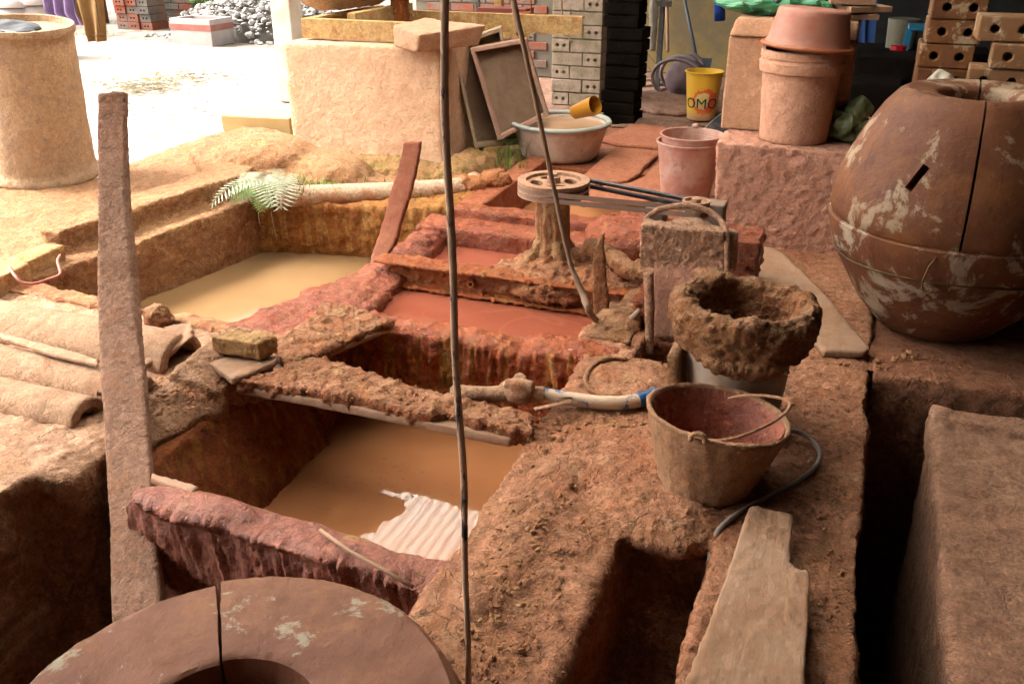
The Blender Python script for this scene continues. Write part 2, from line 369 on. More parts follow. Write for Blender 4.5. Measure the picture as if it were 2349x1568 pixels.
o = mesh('ground', groundsheet(), m_yard, smooth=True); tag(o, kind='structure', label='pale bare ground of the open yard, washed out by daylight')
# mud bank between yard and the yellow tank
o = mud('mud_bank', [prism([atz(*p, .055) for p in ((-60, 700), (-190, 560), (-140, 455), (60, 405), (225, 405), (300, 368), (430, 326), (560, 290), (650, 300))] + [(-2.93, 4.6, .055), (-2.93, 2.0, .055)], .6), box(-4.3, -2.93, 1.2, 2.6, -.6, .03), prism([(-3.3, 3.9, .13), (-2.86, 3.55, .1), (-2.3, 3.85, .05), (-1.8, 4.15, .02), (-1.75, 4.6, .04), (-2.9, 4.6, .06)], .8),
    ellipsoid((-2.85, 3.95, .1), (.3, .22, .13)), ellipsoid((-2.55, 3.98, .06), (.3, .2, .09))],
    m_ochre, vox=.02, sm=3, spec=[('low', .02, 3), ('fbm', .014, 9), ('fbm', .010, 22), ('billow', .004, 30)])
tag(o, 'rough ochre mud bank between the white yard and the yellow tank', kind='structure')
# the worked clay ledge: rims of the front tank, the bucket ledge, the trough
def _ledgefn(co, no):
    return co
led = [box(-.69, -.36, -.2, 1.98, -1.2, -.005),                       # right rim of the front tank
       prism([(-.69, 1.95, -.0), (-.36, 1.72, 0), (-.12, 1.70, 0), (.14, 1.72, 0), (.14, 2.52, 0), (-.69, 2.52, 0)], 1.2),
       box(-.16, .14, -.2, 1.8, -1.2, 0),                              # ledge along the drain
       box(-.45, -.1, -.2, 1.9, -1.2, -.34),                           # trough floor
       hexa([(-.38, 1.5, -.5), (-.1, 1.5, -.5), (-.1, 1.9, -.5), (-.38, 1.9, -.5), (-.38, 1.60, -.32), (-.1, 1.62, -.32), (-.1, 1.82, -.0), (-.38, 1.82, -.0)]),
       box(-.36, .14, 2.5, 3.78, -1.2, 0), box(-.75, -.55, 2.5, 2.72, -1.2, .0), box(-.75, -.3, 2.72, 3.1, -1.2, -.02), box(-.75, -.3, 3.1, 3.78, -1.2, 0),
       ellipsoid((-.58, 1.6, -.01), (.08, .4, .022)), ellipsoid((-.42, 1.98, 0), (.2, .14, .012)),
       ellipsoid((-.3, 1.75, -.02), (.16, .12, .05))]
o = mud('clay_floor', led, m_ledge, vox=.0085, sm=8, spec=[('low', .020, 4), ('fbm', .0065, 15), ('billow', .003, 34), ('clod', .003, 44), ('flake', .0028, 13), ('fbm', .003, 60)])
tag(o, 'mud-caked clay ledge that carries the buckets, with the dry trough cut into it', kind='structure')
# floor behind, to the right and at the back (one sheet each, butted on the ledge)
def sheet(x0, x1, y0, y1, z, st, amp=.012, hole=None):
    nx, ny = max(1, int((x1 - x0) / st)), max(1, int((y1 - y0) / st))
    xs, ys = np.linspace(x0, x1, nx + 1), np.linspace(y0, y1, ny + 1); X, Y = np.meshgrid(xs, ys)
    V = np.stack([X.ravel(), Y.ravel(), np.full(X.size, z)], 1); V[:, 2] += amp * fbm(V * 5, 4) + amp * .4 * fbm(V * 22, 3)
    F = []
    for j in range(ny):
        for i in range(nx):
            cx, cy = (xs[i] + xs[i + 1]) / 2, (ys[j] + ys[j + 1]) / 2
            if hole and any(h[0] < cx < h[1] and h[2] < cy < h[3] for h in hole): continue
            F.append((j * (nx + 1) + i, j * (nx + 1) + i + 1, (j + 1) * (nx + 1) + i + 1, (j + 1) * (nx + 1) + i))
    return V, F
m_floor = mudmat('red_brown_workshop_floor', (.36, .18, .12), (.44, .23, .155), (.28, .13, .09), bumpd=.006, rough=.75)
m_floordk = mudmat('grey_brown_workshop_floor', (.30, .21, .16), (.36, .25, .19), (.2, .12, .09), bumpd=.006, rough=.65)
T3 = (-1.56, -.98, 3.71, 4.72)
o = mesh('floor', sheet(-1.72, .1, 3.72, 6.0, -.004, .03, .012, [(T3[0] - .05, T3[1] + .05, T3[2] - .05, T3[3] + .05)]), m_floor, smooth=True); tag(o, 'red-brown workshop floor around the basin and pink buckets', kind='structure')
o = mesh('floor', sheet(-3.15, 5.2, 6.0, 10.4, -.008, .06, .02), m_floordk, smooth=True); tag(o, 'grey-brown floor at the back of the workshop', kind='structure')
o = mesh('floor', sheet(.1, 5.2, 2.7, 6.0, -.006, .04, .02), m_ledge2, smooth=True); tag(o, 'brown floor on which the large mould stands', kind='structure')
o = mud('curb', [box(.15, 5.2, 2.655, 2.80, -1.2, .015)], m_ledge2, vox=.014, sm=5, spec=[('low', .012, 5), ('fbm', .012, 16), ('flake', .003, 12)])
tag(o, 'low mud-crusted kerb in front of the large mould', kind='structure')
# slab at the right with a raised rim, beyond the dark drain
slabp = [box(.315, 4.0, -1.0, 2.575, -.12, -.045), box(.315, 4.0, 2.50, 2.575, -.12, -.022), box(.33, 4.0, -1.0, 2.56, -1.2, -.08)]
o = mud('concrete_slab', slabp, mudmat('drab_slab_mud', (.44, .29, .21), (.50, .35, .26), (.32, .20, .14), bumpd=.005), vox=.011, sm=3, spec=[('low', .009, 4), ('fbm', .006, 16), ('flake', .003, 8), ('clod', .002, 40)])
tag(o, 'flat drab slab with a raised far rim beyond the dark drain', kind='structure')
# bottoms of pits and drain, and the earth behind them
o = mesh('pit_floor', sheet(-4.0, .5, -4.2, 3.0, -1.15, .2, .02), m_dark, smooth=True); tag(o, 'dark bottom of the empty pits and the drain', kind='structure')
o = mesh('floor', merge(box(-3.15, -.3, -4.2, -.25, -1.2, -.012), box(-.3, 5.2, -4.2, -1.02, -1.2, -.012)), m_ledge2); tag(o, 'brown floor at the near end of the workshop', kind='structure')
# left working ledge (pale, beside the dark near pit)
lp = [prism([(-4.9, -.3, 0), (-1.80, -.3, 0), (-1.80, 1.1, 0), (-1.78, 1.36, 0), (-1.71, 1.40, -.03), (-1.70, 1.6, -.01), (-1.74, 1.72, .0), (-1.74, 2.3, -.0), (-4.9, 2.3, -.0)], 1.15),
      box(-4.9, -1.70, 1.62, 2.3, -1.2, -.02),
      prism([(-1.76, 1.86, .05), (-1.62, 1.88, .0), (-1.58, 2.08, .03), (-1.66, 2.18, .06), (-1.74, 2.1, .10)], .5), prism([(-1.78, 1.62, .01), (-1.66, 1.64, -.05), (-1.60, 1.9, -.03), (-1.74, 1.9, .03)], .5)]
def _leftfn(co, no):
    return co
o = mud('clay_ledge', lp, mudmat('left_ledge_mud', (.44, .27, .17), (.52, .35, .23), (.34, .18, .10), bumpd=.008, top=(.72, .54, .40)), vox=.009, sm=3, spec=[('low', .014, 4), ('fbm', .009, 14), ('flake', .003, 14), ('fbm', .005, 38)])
tag(o, 'pale mud-covered ledge at the left, under the curved boards', kind='structure')

# ------------------------------------------------------------------ TANKS
def tank(label, loc): return thing('clay_tank', label, 'tank', loc)
# front tank: near rim (fresh pink slip running down), plus inner walls
t1 = tank('front tank of orange clay water with a pink slip-coated near rim', (-1.1, 1.9, -1.1))
def pinkfn(co, no):
    # slip runs down the near face in folds
    s = np.clip((1.40 - co[:, 1]) / .06, 0, 1)
    n = fbm(np.stack([co[:, 0] * 30 + co[:, 2] * 6, co[:, 1] * 0, co[:, 2] * 4], 1), 3)
    d = s * np.abs(n) * .052 * sst(co[:, 2], -.42, -.02)
    co = co.copy(); co[:, 1] -= d; co[:, 2] += .3 * d * (co[:, 2] > -.12)
    return co
mud('near_rim', [hexa([(-1.62, 1.33, -1.15), (-.62, 1.30, -1.15), (-.62, 1.40, -1.15), (-1.62, 1.46, -1.15), (-1.50, 1.375, -.015), (-.62, 1.33, -.015), (-.62, 1.425, .0), (-1.46, 1.475, .0)]),
    ellipsoid((-1.32, 1.40, 0), (.18, .06, .025)), ellipsoid((-1.0, 1.385, -.005), (.3, .05, .012))], m_pinkslip, t1, vox=.0075, sm=6, spec=[('low', .012, 6), ('fbm', .0045, 18)], fn=pinkfn)
m_t1in = mudmat('tank_lining', (.30, .11, .05), (.36, .16, .07), (.2, .06, .03), bumpd=.007, streak=(.42, .24, .08))
mud('side_wall', [hexa([(-1.66, 1.47, -1.15), (-1.30, 1.47, -.75), (-1.30, 2.25, -.75), (-1.75, 2.25, -1.15), (-1.65, 1.47, -.07), (-1.60, 1.47, -.07), (-1.63, 2.25, -.03), (-1.75, 2.25, -.03)]), box(-1.75, -1.60, 2.2, 2.5, -1.15, -.04)], m_t1in, t1, vox=.012, sm=3, spec=[('low', .02, 4), ('fbm', .012, 12), ('drip', .01, 14)])
# middle wall = front wall of the red slip tank, streaked with dripped slip
t2 = tank('small tank of glossy red slip in the middle, its front wall streaked with drips', (-1.1, 2.9, -1.1))
def redtop(co, no):
    return co
mud('front_wall', [prism([(-1.66, 2.49, -.02), (-.55, 2.50, -.03), (-.55, 2.62, -.03), (-1.0, 2.60, -.03), (-1.66, 2.60, -.02)], 1.1), ellipsoid((-1.2, 2.54, -.03), (.4, .05, .03)), ellipsoid((-.75, 2.56, -.02), (.2, .07, .03))],
    m_redwall, t2, vox=.008, sm=4, spec=[('low', .014, 5), ('fbm', .010, 16), ('billow', .006, 28), ('drip', .02, 26), ('clod', .006, 30)])
mud('side_wall', [prism([(-1.90, 2.28, .0), (-1.55, 2.28, .0), (-1.52, 2.62, -.01), (-1.55, 3.0, -.01), (-1.60, 3.45, -.01), (-1.72, 3.45, -.0), (-1.74, 2.9, .0)], 1.1),
    ellipsoid((-1.66, 2.65, .0), (.10, .2, .012)), ellipsoid((-1.66, 3.34, .0), (.07, .1, .03))],
    m_redwet, t2, vox=.008, sm=3, spec=[('low', .02, 5), ('fbm', .010, 16), ('clod', .004, 26), ('billow', .004, 36), ('fbm', .004, 45)])
mud('back_wall', [box(-1.745, -.58, 3.44, 3.61, -1.1, .028)], m_redwet, t2, vox=.007, sm=1, spec=[('low', .008, 5), ('fbm', .005, 18), ('fbm', .004, 45), ('drip', .006, 26)])
mud('side_wall', [box(-.72, -.58, 2.6, 3.5, -1.1, .02), ellipsoid((-.66, 2.75, .02), (.08, .12, .03)), ellipsoid((-.62, 2.92, .03), (.06, .1, .05))], m_crust, t2, vox=.009, sm=3, spec=[('low', .015, 5), ('fbm', .010, 16), ('clod', .006, 30), ('fbm', .004, 45)])
# rear small tank
t3 = tank('shallow rear tank of orange water with a straight red rim', (T3[0], T3[2], -.6))
m_redrim = mudmat('red_brick_rim', (.42, .17, .10), (.48, .24, .15), (.34, .12, .07), bumpd=.006, wet=.35)
mud('side_wall', [box(T3[0] - .12, T3[0], 3.64, 4.82, -.6, .045)], m_redrim, t3, vox=.008, sm=1, spec=[('low', .008, 5), ('fbm', .006, 18)])
mud('front_wall', [box(T3[0] - .09, -.58, T3[2] - .11, T3[2] + .0, -.6, .066)], m_redwet, t3, vox=.007, sm=1, spec=[('low', .014, 5), ('fbm', .009, 16), ('fbm', .004, 45)])
mud('side_wall', [box(T3[1], T3[1] + .1, T3[2] + .02, T3[3] + .02, -.6, .0)], m_redrim, t3, vox=.016, sm=2, spec=[('fbm', .008, 14)])
mud('back_wall', [box(T3[0] - .19, T3[1] + .1, T3[3], T3[3] + .1, -.6, .0)], m_redrim, t3, vox=.016, sm=2, spec=[('fbm', .008, 14)])
# yellow tank
t4 = tank('large tank of smooth yellow clay water at the left, beside the yard', (-2.3, 3.0, -1.0))
mud('parapet', [hexa([(-3.05, 2.62, -1), (-2.80, 2.66, -1), (-2.60, 3.62, -1), (-2.85, 4.3, -1), (-3.02, 2.62, .10), (-2.93, 2.64, .10), (-2.74, 3.62, .12), (-2.95, 4.3, .12)]),
    ellipsoid((-3.0, 2.62, .0), (.06, .10, .07)), hexa([(-2.99, 2.1, -1), (-2.80, 2.2, -1), (-2.56, 3.62, -1), (-2.8, 3.62, -1), (-2.99, 2.1, .0), (-2.86, 2.2, .0), (-2.63, 3.62, .02), (-2.8, 3.62, .02)])],
    m_ochre, t4, vox=.010, sm=2, spec=[('low', .012, 4), ('fbm', .008, 12), ('fbm', .007, 26), ('billow', .003, 44)])
mud('side_wall', [hexa([(-2.97, 2.1, -1), (-2.82, 2.1, -1), (-2.62, 3.66, -1), (-2.8, 3.66, -1), (-2.97, 2.1, -.03), (-2.87, 2.1, -.03), (-2.66, 3.66, -.02), (-2.8, 3.66, -.02)])],
    m_tankin, t4, vox=.013, sm=2, spec=[('low', .014, 5), ('fbm', .008, 14), ('drip', .006, 18)])
mud('back_wall', [hexa([(-2.75, 3.60, -1), (-1.62, 3.66, -1), (-1.62, 3.9, -1), (-2.75, 3.9, -1), (-2.70, 3.52, .0), (-1.70, 3.70, .03), (-1.62, 4.1, .03), (-2.75, 3.9, .0)])],
    m_tankin, t4, vox=.012, sm=3, spec=[('low', .02, 5), ('fbm', .014, 11), ('billow', .008, 24), ('flake', .006, 7)])
mud('near_wall', [prism([(-4.0, 2.26, .01), (-2.2, 2.26, .01), (-1.6, 2.22, .01), (-1.6, 2.31, .0), (-2.2, 2.33, .0), (-2.9, 2.36, .02), (-4.0, 2.36, .02)], 1.0)],
    mudmat('pale_orange_rim', (.50, .30, .18), (.55, .36, .22), (.46, .20, .13), bumpd=.007), t4, vox=.010, sm=2, spec=[('low', .02, 5), ('fbm', .012, 13), ('clod', .005, 24), ('fbm', .004, 40)])
# water
def patch(name, c, r, z, mat, label, n=40, seed=1):
    V = [(c[0], c[1], z)]; V += [(c[0] + r[0] * math.cos(2 * math.pi * k / n) * (1 + .25 * math.sin(3 * k * .5 + seed) + .12 * math.sin(k * 1.7)), c[1] + r[1] * math.sin(2 * math.pi * k / n) * (1 + .2 * math.sin(2 * k * .6 + seed)), z) for k in range(n)]
    o = mesh(name, (V, [(0, 1 + k, 1 + (k + 1) % n) for k in range(n)]), mat); return tag(o, label, kind='structure')
def waterpoly(name, pts, z, mat, label):
    V = [(x, y, z) for x, y in pts]; o = mesh(name, (V, [tuple(range(len(V)))]), mat); return tag(o, label, kind='structure')
waterpoly('clay_water', [(-1.62, 1.46), (-1.40, 1.42), (-.62, 1.38), (-.62, 2.54), (-1.62, 2.54)], -.345, m_liq_o, 'still orange clay water in the front tank')
waterpoly('clay_water', [(-1.56, 2.57), (-.62, 2.57), (-.62, 3.46), (-1.60, 3.46)], -.05, m_liq_r, 'glossy red liquid slip in the middle tank')
waterpoly('clay_water', [(T3[0] - .02, T3[2]), (T3[1] + .02, T3[2]), (T3[1] + .02, T3[3] + .02), (T3[0] - .02, T3[3] + .02)], -.13, m_liq_o, 'orange water in the shallow rear tank')
waterpoly('clay_water', [(-2.95, 2.28), (-1.70, 2.28), (-1.6, 3.8), (-2.75, 3.8)], -.24, m_liq_y, 'smooth yellow clay water beside the yard')
# ------------------------------------------------------------------ SHED: roof, back wall, side wall, posts
m_roof = plain('old_roof_sheet', (.20, .15, .12), (.13, .10, .08), .8)
m_translucent = NB('pale_translucent_sheet')
_t = m_translucent.n('ShaderNodeBsdfTranslucent'); _t.inputs['Color'].default_value = (.96, .94, .90, 1)
_mx = m_translucent.n('ShaderNodeMixShader'); _mx.inputs[0].default_value = .93
m_translucent.b.inputs['Base Color'].default_value = (.75, .72, .68, 1); m_translucent.rough(.5)
m_translucent.link(m_translucent.b.outputs[0], _mx.inputs[1]); m_translucent.link(_t.outputs[0], _mx.inputs[2])
m_translucent.link(_mx.outputs[0], m_translucent.t.nodes['Material Output'].inputs['Surface']); m_translucent = m_translucent.m
def corrugated(x0, x1, y0, y1, z0, z1, pitch=.076, amp=.012):
    n = int((x1 - x0) / pitch * 4); V, F = [], []
    for j in (0, 1):
        for i in range(n + 1):
            x = x0 + (x1 - x0) * i / n; V.append((x, (y0, y1)[j], z0 + (z1 - z0) * i / n + amp * math.sin(i * math.pi / 2)))
    m = len(V)
    V += [(a, b, c + .003) for a, b, c in V]
    for i in range(n):
        F.append((i, i + 1, n + 2 + i, n + 1 + i)); F.append((m + i + n + 1, m + n + 2 + i, m + i + 1, m + i))
    F.append(tuple(range(0, n + 1)) + tuple(range(m + n, m - 1, -1)))
    return V, F[:-1]
roof = thing('shed_roof', 'low roof over the workshop, open to the yard along its left edge', 'roof', (1.5, 2, 2.5))
RX = -3.75
_z = lambda x: 2.30 + (x - RX) * .11
mesh('roof_sheet', corrugated(-.38, 5.6, -4.4, 10.8, _z(-.38), _z(5.6)), m_roof, roof, smooth=True)
mesh('roof_sheet', corrugated(-1.18, -.40, -4.4, 2.3, _z(-1.18), _z(-.40)), m_roof, roof, smooth=True)
mesh('roof_sheet', corrugated(-1.18, -.40, 6.1, 10.8, _z(-1.18), _z(-.40)), m_roof, roof, smooth=True)
mesh('skylight_sheet', corrugated(-1.18, -.40, 2.32, 6.08, _z(-1.18) + .004, _z(-.40) + .004), m_translucent, roof, smooth=True)  # added translucent panel, carries the skylight right to brighten the middle
mesh('roof_sheet', corrugated(-4.2, RX - .02, -4.4, 6.08, _z(-4.2), _z(RX - .02)), m_roof, roof, smooth=True)
mesh('roof_sheet', corrugated(RX, -1.20, 6.1, 10.8, _z(RX), _z(-1.20)), m_roof, roof, smooth=True)
mesh('roof_sheet', corrugated(RX, -1.20, -4.4, 1.1, _z(RX), _z(-1.20)), m_roof, roof, smooth=True)
mesh('roof_sheet', corrugated(RX, RX + .53, 1.12, 6.08, _z(RX), _z(RX + .53)), m_roof, roof, smooth=True)
mesh('skylight_sheet', corrugated(RX + .55, -2.86, 1.12, 6.08, _z(RX + .55) + .004, _z(-2.86) + .004), m_translucent, roof, smooth=True)
mesh('skylight_sheet', corrugated(-2.03, -1.20, 1.12, 6.08, _z(-2.03) + .004, _z(-1.20) + .004), m_translucent, roof, smooth=True)
mesh('skylight_sheet', corrugated(-2.84, -2.05, 1.12, 6.08, _z(-2.84) + .004, _z(-2.05) + .004), m_translucent, roof, smooth=True)
for i, y in enumerate((-3.5, -1.4, .5, 3.2, 6.05, 8.0, 10.0)):
    mesh('rafter', hexa([(RX, y, _z(RX) - .14), (5.5, y, _z(5.5) - .14), (5.5, y + .06, _z(5.5) - .14), (RX, y + .06, _z(RX) - .14), (RX, y, _z(RX) - .03), (5.5, y, _z(5.5) - .03), (5.5, y + .06, _z(5.5) - .03), (RX, y + .06, _z(RX) - .03)]), m_wood, roof)
m_greyr = plain('grey_render', (.30, .28, .25), (.24, .23, .21), .9, dirt=(.2, .17, .12))
m_yelr = plain('yellow_limewash', (.50, .38, .17), (.44, .34, .18), .9, dirt=(.32, .27, .18), dscale=3)
bw = thing('back_wall', 'back wall of the workshop, yellow limewash below and grey render above', 'wall', (-.2, 9.0, 0))
mesh('wall_face', box(-1.9, -.84, 8.2, 8.35, 0, .62), m_yelr, bw); mesh('wall_face', box(-1.9, -.84, 8.23, 8.35, .62, 3.2), m_greyr, bw)
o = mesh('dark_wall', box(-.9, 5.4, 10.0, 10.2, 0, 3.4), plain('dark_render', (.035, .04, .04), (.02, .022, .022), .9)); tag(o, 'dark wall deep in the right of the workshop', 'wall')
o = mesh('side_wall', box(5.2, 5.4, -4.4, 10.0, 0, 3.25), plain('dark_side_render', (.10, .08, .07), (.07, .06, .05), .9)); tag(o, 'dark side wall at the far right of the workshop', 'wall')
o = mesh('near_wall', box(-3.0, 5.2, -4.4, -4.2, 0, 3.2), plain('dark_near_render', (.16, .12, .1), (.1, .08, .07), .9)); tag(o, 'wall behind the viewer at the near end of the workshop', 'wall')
o = mesh('side_wall', box(-3.74, -3.64, -4.2, -1.2, -.01, 2.16), plain('grey_brown_render', (.26, .20, .15), (.2, .15, .11), .9)); tag(o, 'unseen wall added along the near left side of the workshop to darken it', 'wall')  # added out of view to hold back side light at the near end
# ------------------------------------------------------------------ hollow bricks
m_brickw = plain('limewashed_brick', (.46, .36, .28), (.56, .46, .37), .9, scale=14, bumpd=.004, dirt=(.28, .24, .15), dscale=9, damt=.7, spot=(.10, .10, .05))
m_brickr = plain('weathered_red_brick', (.36, .09, .05), (.26, .10, .065), .9, scale=9, bumpd=.004, dirt=(.22, .18, .15), dscale=5, damt=.8)
m_brickg = plain('grey_lichen_brick', (.19, .17, .15), (.13, .115, .10), .9, scale=7, bumpd=.004, dirt=(.38, .18, .12), dscale=4, damt=.6)
m_soot = plain('soot_black_brick', (.007, .005, .004), (.012, .009, .007), .95, scale=9, bumpd=.004, spec=.04)
m_mortar = plain('grey_mortar', (.22, .19, .15), (.17, .15, .12), .95, bumpd=.003)
m_black = plain('dark_hole', (.01, .008, .007), (.015, .01, .008), .9, bumpd=0)
def cut(me_vf, cutters, name):
    a = bpy.data.meshes.new(name); a.from_pydata(*[list(map(tuple, me_vf[0])), [], list(map(tuple, me_vf[1]))]); a.update()
    oa = bpy.data.objects.new('t', a); COL.objects.link(oa); tmp = []
    for c in cutters:
        b = bpy.data.meshes.new('c'); b.from_pydata(list(map(tuple, c[0])), [], list(map(tuple, c[1]))); b.update(); ob = bpy.data.objects.new('c', b); COL.objects.link(ob); tmp.append(ob)
        m = oa.modifiers.new('b', 'BOOLEAN'); m.operation = 'DIFFERENCE'; m.object = ob; m.solver = 'EXACT'
    m = bpy.data.meshes.new_from_object(oa.evaluated_get(bpy.context.evaluated_depsgraph_get()))
    for ob in [oa] + tmp: bpy.data.objects.remove(ob)
    m.name = name; return m
def hole(c, r, L, axis='y', n=12):
    a = tube([(c[0], c[1] - L / 2, c[2]), (c[0], c[1] + L / 2, c[2])] if axis == 'y' else [(c[0] - L / 2, c[1], c[2]), (c[0] + L / 2, c[1], c[2])], r, n); return a
def hollow(w_, h_, d_, holes, r, name, depth=.08):
    vf = box(-w_ / 2, w_ / 2, -d_ / 2, d_ / 2, 0, h_)
    me = cut(vf, [hole((hx, -d_ / 2, hz), r, depth * 2) for hx, hz in holes], name)
    return me
def fromme(name, me, mat, parent, loc, rz=0, bevel=0):
    o = bpy.data.objects.new(name, me); COL.objects.link(o); me.materials.clear() if len(me.materials) else None
    if not len(me.materials): me.materials.append(mat)
    pl = wloc(parent) if parent else Vector((0, 0, 0)); o.location = Vector(loc) - pl; o.rotation_euler = (0, 0, rz); o.parent = parent
    if bevel:
        b = o.modifiers.new('bevel', 'BEVEL'); b.width = bevel; b.segments = 1; b.limit_method = 'ANGLE'
    return o
def inst(name, src, parent, loc, rz=0, mat=None, rx=0, scale=None):
    o = bpy.data.objects.new(name, src.data); COL.objects.link(o); pl = wloc(parent) if parent else Vector((0, 0, 0))
    o.location = Vector(loc) - pl; o.rotation_euler = (rx, 0, rz); o.parent = parent
    if scale: o.scale = scale
    if mat: o.material_slots[0].link = 'OBJECT'; o.material_slots[0].material = mat
    for m in src.modifiers:
        if m.type == 'BEVEL': b = o.modifiers.new('bevel', 'BEVEL'); b.width = m.width; b.segments = m.segments; b.limit_method = 'ANGLE'
    return o
# white hollow-brick pillar
PY_ = 6.45; pxl = aty(1266, 120, PY_)[0]; pxr = aty(1379, 120, PY_)[0]; PW = pxr - pxl
pil = thing('brick_pillar', 'limewashed pillar of hollow bricks with pairs of round holes', 'pillar', ((pxl + pxr) / 2, PY_ + .15, 0))
ch = .092; hd = .13 * PW / .36; st_ = PW - hd - .006
protoH = fromme('brick', hollow(hd, ch - .007, .30, [(-.024, (ch - .007) / 2), (.026, (ch - .007) / 2)], .0125, 'hollow_brick_end'), m_brickw, pil, (pxl + hd / 2, PY_ + .15, 0), bevel=.003)
protoS = mesh('brick', xf(MT((pxl + hd + .006 + st_ / 2, PY_ + .15, 0)), box(-st_ / 2, st_ / 2, -.15, .15, 0, ch - .007)), m_brickw, pil, bevel=.004)
for k in range(28):
    z = k * ch + .002; odd = k % 2; j = random.uniform(-.004, .004); j2 = random.uniform(-.004, .004)
    hx = pxr - hd / 2 if odd else pxl + hd / 2; sx = pxl + st_ / 2 if odd else pxr - st_ / 2
    if k == 0: protoS.location.z = 0; continue
    inst('brick', protoH, pil, (hx, PY_ + .15 + j, z)); inst('brick', protoS, pil, (sx, PY_ + .15 + j2, z))
mesh('mortar_core', box(pxl + .006, pxr - .006, PY_ + .012, PY_ + .29, 0, 28 * ch), m_mortar, pil)
# soot-black pillar beside it, its right edge toothed by brick ends
sp_ = thing('brick_pillar', 'soot-black brick pillar with a toothed right edge, in front of the pale one', 'pillar', (-1.5, 6.05, 0))
bl = aty(1379, 296, 5.87)[0]; br = aty(1460, 200, 5.87)[0]
s0 = mesh('brick', box(bl, br, 5.87, 6.1, .003, .070), m_soot, sp_, bevel=.004)
for k in range(1, 34):
    j = random.choice((-.012, 0, .010, .02)); inst('brick', s0, sp_, ((bl + br) / 2 + j, 5.985, k * .076 + .003))
mesh('mortar_core', box(bl + .01, br - .02, 5.88, 6.09, 0, 34 * .076), m_soot, sp_)
# red brick wall behind the left block
def brickwall(name, label, x0, x1, z0, z1, y, bw_, bh_, mats, jitter=.004, d=.09, cap=300, skip=None, rz=0, dropout=0):
    t = thing(name, label, 'wall', ((x0 + x1) / 2, y, z0)); first = None; n = 0
    rows = int((z1 - z0) / (bh_ + .010)); cols = int((x1 - x0) / (bw_ + .010)) + 1
    for r in range(rows):
        for c in range(cols):
            x = x0 + (c + .5) * (bw_ + .01) + (r % 2) * (bw_ / 2 + .005); z = z0 + r * (bh_ + .01)
            if x + bw_ / 2 > x1 + .02 or random.random() < dropout: continue
            yy = y + random.uniform(-jitter, jitter)
            if first is None: first = mesh('brick', xf(MT((x, yy, z)), box(-bw_ / 2, bw_ / 2, 0, d, 0, bh_)), mats[0], t, bevel=.004); mo = Vector((0, 0, 0)); off = first.location + wloc(t) - Vector((x, yy, z))
            else:
                o = inst('brick', first, t, Vector((x, yy, z)) + off, mat=random.choice(mats))
    mesh('mortar', box(x0 - .0, x1, y + .012, y + d + .03, z0, z1), m_mortar, t)
    return t
wl_ = aty(1088, 60, 7.6)[0]; wr_ = aty(1268, 60, 7.6)[0]
brickwall('brick_wall', 'red brick wall panel just left of the pale pillar', wl_ - .55, wr_ + .03, 0, 1.15, 7.6, .21, .062, [m_brickr, m_brickr, m_brickg])
# ------------------------------------------------------------------ YARD
# brick wall at the back of the yard
yx0, yx1 = aty(352, 60, 10.2)[0], aty(620, 60, 10.2)[0]
brickwall('garden_wall', 'old grey and red brick wall at the back of the bright yard', yx0, yx1, -.02, 1.1, 10.2, .22, .07, [m_brickg, m_brickg, m_brickr, m_brickg], jitter=.012)
# stack of bricks by the wall
bs = thing('brick_stack', 'stack of hollow red and grey bricks in front of the yard wall', 'bricks', (aty(300, 100, 9.2)[0], 9.2, 0))
bx0, bx1 = aty(272, 90, 9.2)[0], aty(358, 90, 9.2)[0]
protoY = fromme('brick', hollow(.16, .085, .3, [(-.025, .042), (.02, .042)], .012, 'yard_brick_end'), m_brickg, bs, (bx0 + .1, 9.35, 0), bevel=.003)
for r in range(11):
    for c in range(3):
        if r == 0 and c == 0: continue
        x = bx0 + .1 + c * .168 + (0 if r < 5 else -.05) + random.uniform(-.01, .01)
        if r > 8 and c == 2: continue
        inst('brick', protoY, bs, (x, 9.35 + random.uniform(-.02, .02), r * .09), rz=random.uniform(-.04, .04), mat=random.choice([m_brickg, m_brickr, m_brickr]))
# styrofoam box
m_styro = plain('dirty_white_foam', (.60, .56, .54), (.50, .44, .42), .7, dirt=(.5, .4, .36), dscale=4, damt=.4)
m_tape = plain('pink_brown_tape', (.38, .13, .11), (.42, .2, .16), .4)
fy = 8.2; a = aty(396, 98, fy); b = aty(487, 98, fy); zt = .40
fb = thing('foam_box', 'white foam box with a pink taped band standing in the yard', 'box', ((a[0] + b[0]) / 2, fy + .2, 0))
def openbox(x0, x1, y0, y1, z0, z1, t):
    return merge(box(x0, x1, y0, y0 + t, z0, z1), box(x0, x1, y1 - t, y1, z0, z1), box(x0, x0 + t, y0 + t, y1 - t, z0, z1), box(x1 - t, x1, y0 + t, y1 - t, z0, z1), box(x0 + t, x1 - t, y0 + t, y1 - t, z0, z0 + t))
mesh('box_body', openbox(a[0], b[0], fy, fy + .38, 0, .27, .03), m_styro, fb, bevel=.006)
mesh('tape_band', openbox(a[0] - .004, b[0] + .004, fy - .004, fy + .384, .155, .215, .006), m_tape, fb)
